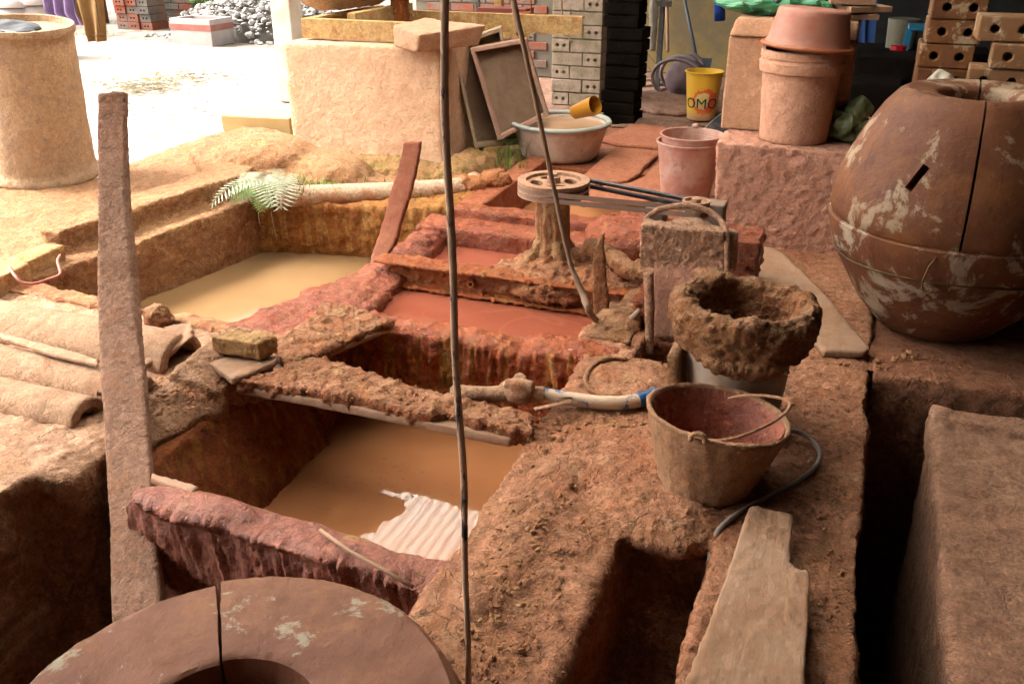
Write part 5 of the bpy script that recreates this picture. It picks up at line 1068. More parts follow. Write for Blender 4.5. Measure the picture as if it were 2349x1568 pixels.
# drum at far left
m_drum = mudmat('clay_splashed_steel_drum', (.58, .48, .33), (.64, .53, .39), (.44, .38, .30), bumpd=.004, scale=1.2, spot=(.46, .28, .15), spot_amt=.5, fine=.8)
DX, DY = -3.80, 3.42
dr = thing('steel_drum', 'clay-splashed tan steel drum with a dark cloth on its lid, at the left edge', 'drum', (DX, DY, .06))
DZ = .06; DT = aty(95, 52, DY)[2]
Mdr = MT((DX, DY, DZ), R(2), R(5))
H_ = DT - DZ
mesh('shell', lathe(dense([(.001, 0), (.245, 0), (.262, .012), (.266, .03), (.250, .05), (.244, .07), (.236, H_ * .5), (.230, H_ - .05), (.240, H_ - .035), (.246, H_ - .018), (.240, H_), (.225, H_), (.222, H_ - .03), (.001, H_ - .03)], .02), 90, Mdr), m_drum, dr, smooth=True, spec=[('low', .006, 5), ('fbm', .0025, 14), ('clod', .002, 30)], sharp=60)
mud('dark_cloth', [xf(Mdr, ellipsoid((.0, -.04, H_ - .012), (.15, .12, .022))), xf(Mdr, ellipsoid((.09, -.09, H_ - .008), (.09, .07, .012)))], plain('black_wet_cloth', (.015, .018, .02), (.03, .03, .035), .5), dr, vox=.01, sm=1, spec=[('low', .012, 12)])
m_pbrick = mudmat('ochre_brick', (.56, .40, .22), (.60, .45, .27), (.44, .24, .13), bumpd=.004)
for lab, px, py, rz_ in (('brick at the left end of the yellow tank rim, under the red string', 74, 596, .10), ('brick at the left edge, left end of the yellow tank rim', -8, 640, .14)):
    q_ = atz(px, py, .045); o = mud('rim_brick', [obox((q_[0], q_[1], .02), (.10, .25, .10), (0, 0, rz_))], m_pbrick, vox=.006, sm=2, spec=[('fbm', .004, 24), ('low', .004, 9)]); tag(o, lab, 'brick')
o = mesh('red_string', tube(smoothpath([atz(22, 612, .075), atz(34, 632, .08), atz(52, 648, .06), atz(80, 650, .05), (atz(112, 640, .05)), atz(138, 628, .06), atz(132, 600, .085), atz(138, 586, .09)], 6), .0055, 8), plain('dull_red_cord', (.46, .17, .13), (.5, .22, .17), .7), smooth=True); tag(o, 'dull red cord draped over the bricks at the left end of the yellow tank', 'cord')
# ------------------------------------------------------------------ fern, grasses
def fern(c, n, L, mat, up=.5, name='fern', droop=.9, az=None):
    V, F = [], []
    for i in range(n):
        a_ = random.uniform(*(az or (0, 6.28))); l = L * random.uniform(.6, 1.1); p = Vector((c[0] + random.gauss(0, .05), c[1] + random.gauss(0, .035), c[2])); st = 16
        hx_, hy_ = math.cos(a_), math.sin(a_) * .8 - .35; el = up * random.uniform(.5, 1.3); q = p.copy(); side = Vector((-hy_, hx_, 0)).normalized()
        for k in range(st):
            t = k / st; d = Vector((hx_, hy_, el - droop * 2 * t)).normalized() * (l / st); q2 = q + d; wd = .30 * l * math.sin(math.pi * (t * .85 + .12)) ** .8
            for s in (-1, 1):
                o_ = len(V); tip = q + side * s * wd + d * 1.2 + Vector((0, 0, -.1 * wd)); V += [tuple(q), tuple((q + tip) / 2 + d * .35), tuple(tip), tuple((q + tip) / 2 - d * .12)]; F.append((o_, o_ + 1, o_ + 2, o_ + 3) if s > 0 else (o_ + 3, o_ + 2, o_ + 1, o_))
            o_ = len(V); r_ = .0012; V += [tuple(q + side * r_), tuple(q - side * r_), tuple(q2 - side * r_), tuple(q2 + side * r_)]; F.append((o_, o_ + 1, o_ + 2, o_ + 3)); q = q2
    return V, F
m_fernp = plain('dusty_pale_fern', (.46, .46, .34), (.38, .40, .26), .8, bumpd=0); m_ferng = plain('fresh_green_fern', (.13, .22, .04), (.22, .30, .06), .6, bumpd=0)
fc = atz(672, 400, .10); fn_ = thing('fern', 'clay-dusted pale fern with green fronds on the corner of the yellow tank', 'fern', (fc[0], fc[1], .06))
mesh('dusty_frond', fern((fc[0] + .07, fc[1] - .12, .11), 7, .33, m_fernp, .8, az=(-2.7, -.5)), m_fernp, fn_); mesh('dusty_frond', fern((fc[0] - .12, fc[1] - .06, .10), 12, .20, m_fernp, .9, az=(-3, 0)), m_fernp, fn_)
mesh('green_frond', fern((fc[0] - .08, fc[1] - .10, .06), 26, .20, m_ferng, .7, az=(-3, 0)), m_ferng, fn_); mesh('green_frond', fern((fc[0] + .16, fc[1] + .04, .06), 12, .13, m_ferng), m_ferng, fn_)
def rootp(x, y, x2, y2): a_ = aty(x, y, 3.47); b_ = aty(x2, y2, 3.5); return tube(smoothpath([a_, ((a_[0] + b_[0]) / 2 + .008, 3.47, (a_[2] + b_[2]) / 2), b_], 4), .0016, 5)
mesh('root', rootp(592, 490, 603, 530), m_fernp, fn_); mesh('root', rootp(622, 485, 636, 550), m_fernp, fn_)
def grassv(c, n, L, spread, lean=.5):
    V, F = [], []
    for i in range(n):
        x, y = c[0] + random.gauss(0, spread), c[1] + random.gauss(0, spread * .6); a_ = random.uniform(0, 6.28); l = L * random.uniform(.4, 1.1); b_ = random.uniform(.1, lean); w_ = .0030; px_, py_ = -math.sin(a_) * w_, math.cos(a_) * w_; st = 5
        for k in range(st + 1):
            t = k / st; V += [(x + math.cos(a_) * b_ * l * t * t + px_ * (1 - t), y + math.sin(a_) * b_ * l * t * t + py_ * (1 - t), c[2] + l * (t - .25 * b_ * t * t)), (x + math.cos(a_) * b_ * l * t * t - px_ * (1 - t), y + math.sin(a_) * b_ * l * t * t - py_ * (1 - t), c[2] + l * (t - .25 * b_ * t * t))]
        o_ = len(V) - 2 * (st + 1)
        for k in range(st): F.append((o_ + 2 * k, o_ + 2 * k + 1, o_ + 2 * k + 3, o_ + 2 * k + 2))
    return V, F
m_grass = plain('grass_blades', (.12, .26, .04), (.20, .34, .06), .5, bumpd=0)
g1 = atz(1165, 385, .03); o = mesh('grass', grassv(g1, 26, .22, .07, 1.0), m_grass); tag(o, 'sparse green grass growing between the trays and the basin', kind='stuff')
g2 = atz(665, 425, .08); o = mesh('grass', grassv(g2, 200, .07, .11, 1.4), plain('mossy_yellow_green', (.24, .26, .07), (.34, .30, .10), .7, bumpd=0)); tag(o, 'short mossy grass round the fern', kind='stuff')
g4 = atz(880, 425, .06); o = mesh('grass', grassv(g4, 90, .035, .16, 1.2), plain('mossy_green', (.22, .27, .06), (.30, .30, .09), .7, bumpd=0)); tag(o, 'low moss along the foot of the cream block', kind='stuff')
g3 = aty(232, 122, 8.6); o = mesh('grass', grassv((g3[0], 8.6, .0), 40, .2, .15, .8), m_grass); tag(o, 'green weeds at the foot of the brick stack', kind='stuff')
# ------------------------------------------------------------------ basin, buckets at the back
m_basin = plain('pale_enamel_basin', (.88, .74, .64), (.80, .66, .56), .55, scale=5, bumpd=.001, dirt=(.52, .30, .20), dscale=5, damt=.6, spot=(.28, .34, .36))
m_rimg = plain('grey_green_rim', (.44, .50, .46), (.58, .60, .54), .45)
GX, GY = aty(1283, 275, 4.93)[0], 4.95; gz = aty(1283, 276, GY)[2]
ba = thing('basin', 'wide pale basin with a grey-green rim, filled with orange water', 'basin', (GX, GY, 0))
mesh('body', lathe(dense([(.001, .0), (.195, .0), (.215, .015), (.268, gz - .02), (.266, gz - .01), (.258, gz - .02), (.208, .03), (.001, .022)], .02), 90, MT((GX, GY, 0))), m_basin, ba, smooth=True, spec=[('fbm', .002, 8)])
mesh('rim', lathe([(.262, gz - .02), (.283, gz - .016), (.289, gz - .004), (.283, gz + .006), (.266, gz + .006), (.258, gz - .004)], 90, MT((GX, GY, 0)), 0, 0, True), m_rimg, ba, smooth=True)
o = mesh('clay_water', lathe([(.001, gz - .034), (.256, gz - .034), (.256, gz - .030), (.001, gz - .030)], 60, MT((GX, GY, 0))), liquid('pale_orange_water', (.56, .32, .18), (.60, .36, .21), .08)); o.parent = None; tag(o, 'orange water inside the basin', kind='structure')
# cup lying on the rim
cA, cB = Vector(aty(1318, 258, GY - .05)), Vector(aty(1361, 243, GY - .10)); ax = (cB - cA).normalized(); qc = ax.to_track_quat('Z', 'Y').to_matrix().to_4x4(); L_ = (cB - cA).length + .015
o = mesh('plastic_cup', lathe(dense([(.001, 0), (.036, 0), (.038, .004), (.052, L_), (.0495, L_), (.0355, .006), (.001, .006)], .02), 40, Matrix.Translation(cA) @ qc), plain('orange_plastic', (.62, .30, .06), (.56, .26, .05), .35, spec=.5), smooth=True, sharp=60); tag(o, 'orange plastic cup lying on its side on the basin rim', 'cup')
# pink buckets, nested
m_pinkb = plain('pink_clay_filmed_plastic', (.56, .28, .22), (.48, .22, .17), .6, dirt=(.66, .47, .39), dscale=5, damt=.8, spot=(.45, .2, .15))
kx, ky = aty(1582, 305, 4.32)[0], 4.32; kz = aty(1582, 318, 4.32)[2]
def bucket3(label, name, loc, r0, r1, h, mat, rx=0, ry=0, group=None, z0=0):
    t = thing(name, label, 'bucket', loc, group)
    mesh('body', lathe(shell(r0, r1, h, .004, .007), 64, MT(loc, rx, ry)), mat, t, smooth=True, sharp=60); return t
b1_ = bucket3('outer one of two nested pinkish buckets behind the pulley belt', 'bucket', (kx, ky, 0), .110, .146, kz - .01, m_pinkb, group='nested pink buckets')
b2_ = bucket3('inner one of two nested pinkish buckets, with an ear on its rim', 'bucket', (kx + .01, ky + .01, .022), .108, .143, kz, m_pinkb, group='nested pink buckets')
mesh('lug', xf(MT((kx + .0, ky + .15, kz + .03)), ellipsoid((0, 0, 0), (.016, .010, .012))), m_pinkb, b2_, smooth=True)
mesh('lug', xf(MT((kx + .055, ky - .07, kz - .03)), ellipsoid((0, 0, 0), (.025, .016, .018))), m_pinkb, b2_, smooth=True)
mesh('handle', tube([(kx + .06 + .09 * math.cos(t), ky + .02 + .06 * math.sin(t), kz - .02) for t in np.linspace(3.4, 6.2, 16)], .003, 6), m_wire, b2_, smooth=True)
o = mesh('inner_bucket_content', lathe([(.001, kz - .10), (.10, kz - .10), (.10, kz - .09), (.001, kz - .088)], 40, MT((kx + .02, ky, 0))), plain('grey_blue_slurry', (.25, .27, .30), (.4, .3, .25), .4), b2_); o.name = 'content'
# dark bucket tilted
m_blackb = plain('dark_grey_rubber', (.07, .08, .095), (.10, .11, .125), .6, dirt=(.42, .28, .21), dscale=9, damt=.55)
kk = aty(1655, 268, 4.75); db = thing('bucket', 'dark rubber bucket tipped over behind the pink buckets', 'bucket', (kk[0], 4.75, .06))
Mk = MT((kk[0] + .07, 4.80, .14), R(18), R(-48)) @ Matrix.Translation((0, 0, -.12))
mesh('body', lathe(shell(.10, .150, .27, .004, .006), 56, Mk), m_blackb, db, smooth=True, sharp=60)
hk = Mk @ Vector((-.155, 0, .27)); mesh('handle', tube([tuple(hk + Vector((-.012 - .02 * math.sin(t), .03 * math.cos(t), .04 * math.sin(t)))) for t in np.linspace(0, 3.14, 12)], .005, 6), m_pinkb, db, smooth=True)
# yellow washing-powder bucket with OMO print
YX, YY = aty(1608, 200, 6.2)[0], 6.3; yb = thing('yellow_bucket', 'yellow plastic bucket with a red splash and the letters OMO, standing at the back', 'bucket', (YX, YY, 0))
yt = aty(1608, 162, YY)[2]; yr = (aty(1653, 165, YY)[0] - aty(1563, 165, YY)[0]) / 2 * .97
def yelm():
    N = NB('yellow_printed_plastic'); tc = N.n('ShaderNodeTexCoord'); sx_ = N.n('ShaderNodeSeparateXYZ'); N.link(tc.outputs['Object'], sx_.inputs[0])
    zr = N.ramp(sx_.outputs[2], [(.16, 0.0), (.22, 1.0), ]); nn = N.noise(22, 3, .5)
    # printed splash: distance from the print's middle on the front, with a wavy edge
    v = N.n('ShaderNodeVectorMath', operation='DISTANCE'); N.link(tc.outputs['Object'], v.inputs[0]); v.inputs[1].default_value = (yr * .28, -yr * .86, yt * .42)
    a_ = N.n('ShaderNodeMath', operation='MULTIPLY_ADD'); N.link(nn, a_.inputs[0]); a_.inputs[1].default_value = .09; N.link(v.outputs['Value'], a_.inputs[2])
    col = N.mix(N.ramp(a_.outputs[0], [(.045 + yr * .70, 1.0), (.049 + yr * .70, 0.0)]), (.62, .36, .03), (.62, .10, .03))
    v2 = N.n('ShaderNodeVectorMath', operation='DISTANCE'); N.link(tc.outputs['Object'], v2.inputs[0]); v2.inputs[1].default_value = (yr * .12, -yr * .88, yt * .42)
    a2 = N.n('ShaderNodeMath', operation='MULTIPLY_ADD'); N.link(nn, a2.inputs[0]); a2.inputs[1].default_value = .06; N.link(v2.outputs['Value'], a2.inputs[2])
    col = N.mix(N.ramp(a2.outputs[0], [(.03 + yr * .42, 1.0), (.034 + yr * .42, 0.0)]), col, (.60, .48, .18))
    col = N.mix(N.ramp(sx_.outputs[2], [(.02, 1.0), (.07, 0.0)]), col, (.42, .24, .13))
    N.link(col, N.b.inputs['Base Color']); N.rough(.4); return N.m
o = mesh('body', lathe(shell(yr * .74, yr * .96, yt, .004, .010), 64, MT((YX, YY, 0))), yelm(), yb, smooth=True, sharp=60)
# letters as thin raised print curved round the wall
def letters(txt, size, mat, parent, cx_, cy2, r, zc, th0):
    cu = bpy.data.curves.new('omo_print', 'FONT'); cu.body = txt; cu.size = size; cu.extrude = .0008; cu.align_x = 'CENTER'; cu.align_y = 'CENTER'; cu.offset = 0
    ob = bpy.data.objects.new('t', cu); COL.objects.link(ob); me = bpy.data.meshes.new_from_object(ob.evaluated_get(bpy.context.evaluated_depsgraph_get())); bpy.data.objects.remove(ob)
    me.name = 'printed_letters'; n = len(me.vertices); co = np.empty(n * 3); me.vertices.foreach_get('co', co); co = co.reshape(-1, 3)
    th = th0 + co[:, 0] / r; z = zc + co[:, 1]; rr_ = r + .0015 + co[:, 2] + (z - zc) * (yr * .22 / yt)
    me.vertices.foreach_set('co', np.stack([cx_ + rr_ * np.cos(th), cy2 + rr_ * np.sin(th), z], 1).ravel()); me.update(); return link_mesh('printed_letters', me, mat, parent, False)
letters('OMO', yt * .30, plain('dark_print', (.03, .035, .06), None, .5), yb, YX, YY, yr * (.74 + .22 * .36) + .002, yt * .36, -math.pi / 2 + .12)
# ------------------------------------------------------------------ floor plates
def plate(label, pts, z=.03):
    o = mud('floor_plate', [prism(pxpoly(pts, z), .03)], m_floor if False else mudmat('red_dusted_plate', (.40, .19, .125), (.46, .24, .16), (.34, .15, .10), bumpd=.003), vox=.012, sm=1, spec=[('low', .004, 4), ('fbm', .002, 18)]); return tag(o, label, 'floor plate')
plate('red-dusted floor plate behind the big pulley wheel', [(1335, 402), (1412, 335), (1520, 345), (1480, 378), (1470, 395), (1440, 412), (1360, 420)])
plate('narrow red-dusted floor plate left of the pink buckets, split by a notch', [(1350, 428), (1440, 418), (1478, 402), (1525, 360), (1545, 440), (1480, 462), (1330, 462)])
plate('broad red-dusted floor plate between the basin and the pink buckets', [(1375, 318), (1450, 282), (1530, 290), (1512, 338), (1420, 330)], .02)
# sticks and hose on the back floor
for lab, pth_, r_ in (('thin grey pipe lying on the floor left of the yellow bucket, the upper one', [(1455, 183), (1560, 182)], .012), ('grey pipe lying on the floor left of the yellow bucket, the middle one', [(1455, 199), (1570, 190)], .014), ('pale hose end lying left of the yellow bucket, the lowest one', [(1455, 214), (1500, 212), (1570, 190)], .012)):
    o = mesh('floor_pipe', tube([atz(x, y, .03) for x, y in pth_], r_, 8), m_rope, smooth=True); tag(o, lab, 'pipe')
hcx = aty(1555, 170, 6.9); o = mesh('coiled_hose', tube(smoothpath([(hcx[0] + .20 * math.cos(t) * (1 - .02 * t), 6.8 + .03 * t, .16 + .14 * math.sin(t)) for t in np.linspace(0, 14, 40)], 3), .014, 8), plain('grey_purple_hose', (.17, .13, .15), (.26, .2, .2), .5), smooth=True); tag(o, 'coil of dark grey hose leaning at the left of the yellow bucket', 'hose')
o = mud('dark_sack', [ellipsoid((hcx[0] + .05, 7.0, .14), (.17, .08, .16))], plain('purple_brown_sack', (.12, .08, .09), (.18, .12, .12), .8), vox=.015, sm=1, spec=[('low', .02, 6)]); tag(o, 'dark sack inside the coil of hose', 'sack')
dd = atz(1500, 235, .0)
o = mud('floor_debris', [ellipsoid((dd[0], dd[1], .02), (.30, .18, .05)), ellipsoid((dd[0] + .25, dd[1] - .25, .01), (.35, .2, .04)), ellipsoid((dd[0] + .05, dd[1] - .75, .0), (.45, .2, .03))], m_floordk, vox=.02, sm=1, spec=[('low', .02, 5), ('fbm', .012, 14)]); tag(o, 'dark lumps of dirt on the floor in front of the yellow bucket', kind='stuff')
# shovels against the back wall, gate post, cloth, blue scoop
m_steelb = plain('blue_grey_shovel', (.05, .08, .11), (.08, .11, .14), .5)
def shovel(label, x0, y0, x1, y1, Y, blade=True):
    t = thing('shovel', label, 'shovel', aty(x1, y1, Y)); a_, b_ = aty(x0, y0, Y + .5), aty(x1, y1, Y); mesh('handle', tube([a_, b_], .013, 8), m_steelb if blade else m_wood, t, smooth=True)
    if blade:
        c = Vector(b_); mesh('blade', hexa([c + Vector((-.09, 0, -.26)), c + Vector((.09, 0, -.26)), c + Vector((.09, .012, -.26)), c + Vector((-.09, .012, -.26)), c + Vector((-.11, .05, 0)), c + Vector((.11, .05, 0)), c + Vector((.11, .062, 0)), c + Vector((-.11, .062, 0))]), m_steelb, t)
    return t
shovel('dark blue shovel leaning on the yellow wall, its blade behind the yellow bucket', 1562, -40, 1598, 135, 7.4)
shovel('second dark shovel crossing the first one behind the yellow bucket', 1528, -40, 1532, 118, 7.5, False)
gp_ = aty(1508, 100, 7.3); gate = thing('wire_gate', 'wire mesh gate with a dark post between the black pillar and the yellow wall', 'gate', (gp_[0] - .15, 7.3, 0))
mesh('post', box(gp_[0] - .0, gp_[0] + .035, 7.3, 7.34, 0, 2.3), m_belt, gate)
mm_ = []
for k in range(26):
    x = gp_[0] - .62; z = -1.0 + k * .085
    for s in (1, -1):
        pa = (x, 7.32, z if s > 0 else z + .62); pb = (x + .62, 7.32, (z + .62) if s > 0 else z)
        if pa[2] > -.05 and pb[2] > -.05: mm_.append(tube([pa, pb], .0018, 4))
mesh('wire_mesh', merge(*mm_), m_belt, gate); mesh('hinge', box(gp_[0] - .03, gp_[0] + .09, 7.27, 7.30, .62, .66), m_belt, gate)
o = mud('hanging_rag', [tube([aty(1497, -40, 7.1), aty(1500, 30, 7.1), aty(1498, 70, 7.1), aty(1496, 116, 7.1)], [.02, .035, .03, .028], 8)], plain('grey_rag', (.36, .32, .27), (.46, .41, .35), .9), vox=.008, sm=1, spec=[('low', .012, 12)]); tag(o, 'grey rag hanging from the wire gate', 'rag')
o = mesh('blue_bottle', tube([aty(1650, -40, 6.9), aty(1651, 48, 6.9)], .040, 16), plain('bright_blue_plastic', (.02, .08, .42), (.03, .1, .5), .4), smooth=True); tag(o, 'bright blue plastic container hanging near the top, left of the foam box', 'container')
# hanging cable on the pillar
o = mesh('thin_cable', tube(smoothpath([aty(1287, -40, 6.38), aty(1289, 30, 6.38), aty(1296, 70, 6.38), aty(1312, 98, 6.38)], 5), .006, 6), m_rope, smooth=True); tag(o, 'thin dusty cable hanging on the pale pillar', 'cable')
# ------------------------------------------------------------------ rendered block at the right with pail, basin, foam box
QY = 3.76
lo1, lo2 = aty(1648, 540, QY), aty(1935, 590, QY)
zt2 = aty(1700, 332, QY)[2]
bxl = aty(1637, 400, QY)[0]
rb = mud('rendered_block', [hexa([(bxl + .03, QY - .01, -.1), (.20, QY - .01, -.1), (.20, 4.55, -.1), (bxl + .02, 4.55, -.1), (bxl + .0, QY + .0, zt2), (.20, QY, zt2), (.20, 4.55, zt2), (bxl + .02, 4.55, zt2)])], m_dustpink, vox=.010, sm=4, spec=[('low', .010, 4), ('fbm', .005, 24), ('clod', .005, 44)])
tag(rb, 'pinkish rough-rendered block under the tall pail and foam box, at the back right', 'block')
T2 = zt2 + .004
# foam box behind
FY = 4.02; fl, fr_ = aty(1661, 200, FY)[0], aty(1661, 200, FY)[0] + .50
ft = aty(1672, 82, FY)[2]; fo = thing('foam_box', 'tall clay-dusted foam box with a lid, standing behind the pail on the pinkish block', 'box', ((fl + fr_) / 2, FY + .2, T2))
m_foamc = mudmat('clay_dusted_foam', (.72, .52, .37), (.78, .58, .42), (.66, .45, .31), bumpd=.004, scale=1.2, fine=.5)
mud('box_body', [box(fl, fr_, FY, FY + .36, T2, ft)], m_foamc, fo, vox=.012, sm=3, spec=[('fbm', .003, 20)])
mud('box_lid', [hexa([(fl - .0, FY - .015, ft), (fr_, FY - .015, ft), (fr_, FY + .38, ft), (fl - .0, FY + .38, ft), (fl + .02, FY + .02, ft + .07), (fr_, FY + .02, ft + .07), (fr_, FY + .36, ft + .07), (fl + .02, FY + .36, ft + .07)])], m_foamc, fo, vox=.010, sm=3, spec=[('fbm', .003, 20)])
# pail
pbx = atz(1826, 300, T2); PXc, PYc = pbx[0], 3.925
pt = aty(1830, 112, PYc)[2]; PXc = aty(1826, 260, PYc)[0]
m_pail = mudmat('clay_pail', (.74, .50, .38), (.80, .56, .43), (.66, .42, .31), bumpd=.003, scale=1.3, fine=.45)
pa_ = thing('tall_pail', 'tall clay-filmed pail standing on the pinkish block, under the upturned pink basin', 'bucket', (PXc, PYc, T2))
hp_ = pt - T2
mesh('body', lathe(dense([(.001, 0), (.128, 0), (.134, .006), (.150, hp_ - .085), (.163, hp_ - .08), (.166, hp_ - .045), (.160, hp_ - .04), (.159, hp_ - .03), (.163, hp_ - .028), (.163, hp_ - .004), (.158, hp_), (.148, hp_), (.13, .01), (.001, .01)], .014), 90, MT((PXc, PYc, T2))), m_pail, pa_, smooth=True, spec=[('fbm', .0016, 24), ('clod', .0016, 40)], sharp=50)
mesh('rim_marks', lathe([(.1640, hp_ - .026), (.1645, hp_ - .006)], 90, MT((PXc, PYc, T2))), (lambda N: (N.link(N.mix(N.ramp(N.noise(45, 6, .7), [(.55, 0.0), (.6, 1.0)]), (.50, .33, .24), (.06, .07, .16)), N.b.inputs['Base Color']), N.m)[1])(NB('blue_scuffed_rim')), pa_, smooth=True) if False else None
ib = thing('pink_basin', 'pink plastic basin turned upside down on the tall pail', 'basin', (PXc + .0, PYc, pt))
m_pinkp = plain('pink_plastic', (.58, .20, .14), (.50, .19, .13), .45, dirt=(.56, .34, .26), dscale=4, damt=.55, bumpd=.0008); m_rimo = plain('orange_pink_rim', (.55, .19, .09), (.5, .17, .08), .4)
bh = aty(1840, 28, PYc)[2] - pt - .005
Mi = MT((PXc + .01, PYc, pt + .012), R(-2), R(4))
mesh('body', lathe(dense([(.172, 0), (.158, .02), (.143, bh * .7), (.136, bh), (.125, bh + .008), (.001, bh + .008), (.001, bh), (.12, bh), (.13, bh * .7), (.150, .01), (.168, -.003)], .015), 80, Mi), m_pinkp, ib, smooth=True, sharp=50)
mesh('rim', lathe([(.160, -.004), (.178, -.008), (.183, 0), (.176, .007), (.160, .008)], 80, Mi, 0, 0, True), m_rimo, ib, smooth=True)
# green bags
m_bag = plain('olive_green_sheet', (.14, .19, .09), (.22, .27, .14), .35, bumpd=.002); m_bag2 = plain('emerald_plastic_bag', (.08, .32, .16), (.12, .40, .22), .35, bumpd=.002)
gc = aty(1945, 285, 3.98)
def crumple(c, r, seed, n=26, m=18):
    V, F = ellipsoid(c, r, n, m); out = []
    for v in V:
        d = Vector(v) - Vector(c); p = np.array([[d.x, d.y, d.z]]) * 13 + seed; k = 1 + .5 * float(1 - 2.4 * abs(pn(p)[0])) * .5 + .25 * float(pn(p * 2.3)[0]); out.append(tuple(Vector(c) + d * k))
    return out, F
vf = crumple((gc[0], 3.98, T2 + .062), (.088, .07, .062), 3, 40, 28); V2 = [(x, y, max(z, T2 + .003)) for x, y, z in vf[0]]
tb = thing('green_plastic_sheet', 'crumpled olive green plastic sheet on the pinkish block, right of the pail', 'plastic sheet', (gc[0], 3.98, T2))
mesh('bundle', (V2, vf[1]), m_bag, tb)
vf = crumple((gc[0] + .03, 3.97, T2 + .12), (.05, .045, .045), 8, 30, 20); mesh('fold', vf, m_bag, tb)
gb = aty(1775, 10, 4.2); gbt = thing('green_plastic_bag', 'emerald green plastic bag with a black tie on top of the foam box', 'bag', (gb[0], 4.2, ft + .07))
vf = crumple((gb[0], 4.2, ft + .115), (.20, .10, .045), 5, 40, 20); mesh('bag', vf, m_bag2, gbt); vf = crumple((gb[0] + .02, 4.15, ft + .13), (.03, .05, .045), 9, 16, 10); mesh('black_tie', vf, m_belt, gbt)
wb = aty(1890, 10, 4.25)
for k, (dx, dz, rz, lab) in enumerate(((0, 0, .2, 'lowest of three short boards stacked on the foam box'), (.02, .028, .45, 'middle of three short boards stacked on the foam box'), (-.01, .056, .1, 'topmost of three short boards stacked on the foam box'))):
    o = mesh('short_board', obox((fr_ - .04 + dx, 4.2, ft + .084 + dz), (.17, .26, .022), (0, 0, rz)), m_wood, bevel=.002); tag(o, lab, 'board', 'short boards on the foam box')
o = mesh('pale_rod', tube([aty(1660, 4, 4.15), aty(1760, -2, 4.15)], .008, 8), m_wood); tag(o, 'thin pale rod at the top edge above the foam box', 'rod')
# ------------------------------------------------------------------ perforated clay blocks at the back right
m_kb = mouldmat('kiln_block_clay', (.16, .065, .03), (.23, .10, .045), (.50, .38, .24), .56, wscale=9)
m_kb2 = mouldmat('pale_kiln_block_clay', (.38, .22, .12), (.30, .15, .08), (.58, .46, .32), .56, False, wscale=9)
def kblock(w_, h_, d_, name): 
    me = hollow(w_, h_, d_, [(-w_ * .22, h_ * .5), (w_ * .25, h_ * .5)], .022, name, .12); return me
kY = 5.6; kw = aty(2235, 60, kY)[0] - aty(2107, 60, kY)[0]
ks = [(0, 2), (1, 59), (2, 116), (3, 172), (4, 228)]
proto = None; zrow = [aty(2110, y, kY)[2] for _, y in ks]; hrow = abs(zrow[0] - zrow[1])
xL = aty(2112, 100, kY)[0]; z = 0; lev = int(1.4 / hrow)
for k in range(lev):
    zz = zrow[3] - hrow * (3 - 0) + 0
for k in range(7):
    z_ = k * hrow; lab = f'perforated clay block in the column behind the large mould'
    if proto is None:
        proto = fromme('clay_block', kblock(kw, hrow - .004, .3, 'perforated_block'), m_kb, None, (xL + kw / 2, kY + .15, 0), bevel=.006); o = proto
    else: o = inst('clay_block', proto, None, (xL + kw / 2 + .006 * (k - 3) + random.uniform(-.008, .008), kY + .15, z_), rz=random.uniform(-.03, .03))
    tag(o, ('lowest', 'second from the floor', 'third from the floor', 'fourth from the floor', 'fifth from the floor', 'second from the top', 'topmost')[k] + ' of the brown perforated blocks in the single column', 'clay block', 'clay blocks in the left column')
kY2 = 5.0; kx0 = aty(2272, 60, kY2)[0]; w2 = .235; h2 = .135
for r in range(7):
    for c in range(3):
        o = inst('clay_block', proto, None, (kx0 + w2 / 2 + c * (w2 + .01) + (.05 if r % 2 else -.03) , kY2 + .15 + random.uniform(-.05, .05) - (.06 if (r + c) % 2 else 0), r * (hrow * .94)), rz=random.choice((0, .08, -.06)), mat=random.choice((m_kb2, m_kb, m_kb2)), scale=(.95, .75, .93))
        tag(o, ('left', 'middle', 'right')[c] + ' perforated block in the ' + ('lowest', 'second', 'third', 'fourth', 'fifth', 'sixth', 'topmost')[r] + ' row of the right-hand pile', 'clay block', 'clay blocks in the right pile')
vf = crumple((aty(2152, 185, 3.75)[0], 3.75, aty(2152, 190, 3.75)[2] - .02), (.05, .04, .05), 12, 24, 14); 
o = mesh('plastic_bundle', vf, plain('pale_plastic_wrap', (.40, .36, .28), (.5, .46, .36), .4)); tag(o, 'knotted pale plastic wrap showing behind the top of the large mould', 'bundle')
o = mud('rubble_pile', [box(aty(2152, 190, 3.75)[0] - .12, aty(2152, 190, 3.75)[0] + .2, 3.68, 3.95, -.02, aty(2152, 190, 3.75)[2] - .06)], m_dark, vox=.02, sm=2, spec=[('fbm', .012, 10)]); tag(o, 'dark block under the plastic wrap behind the large mould', 'block')
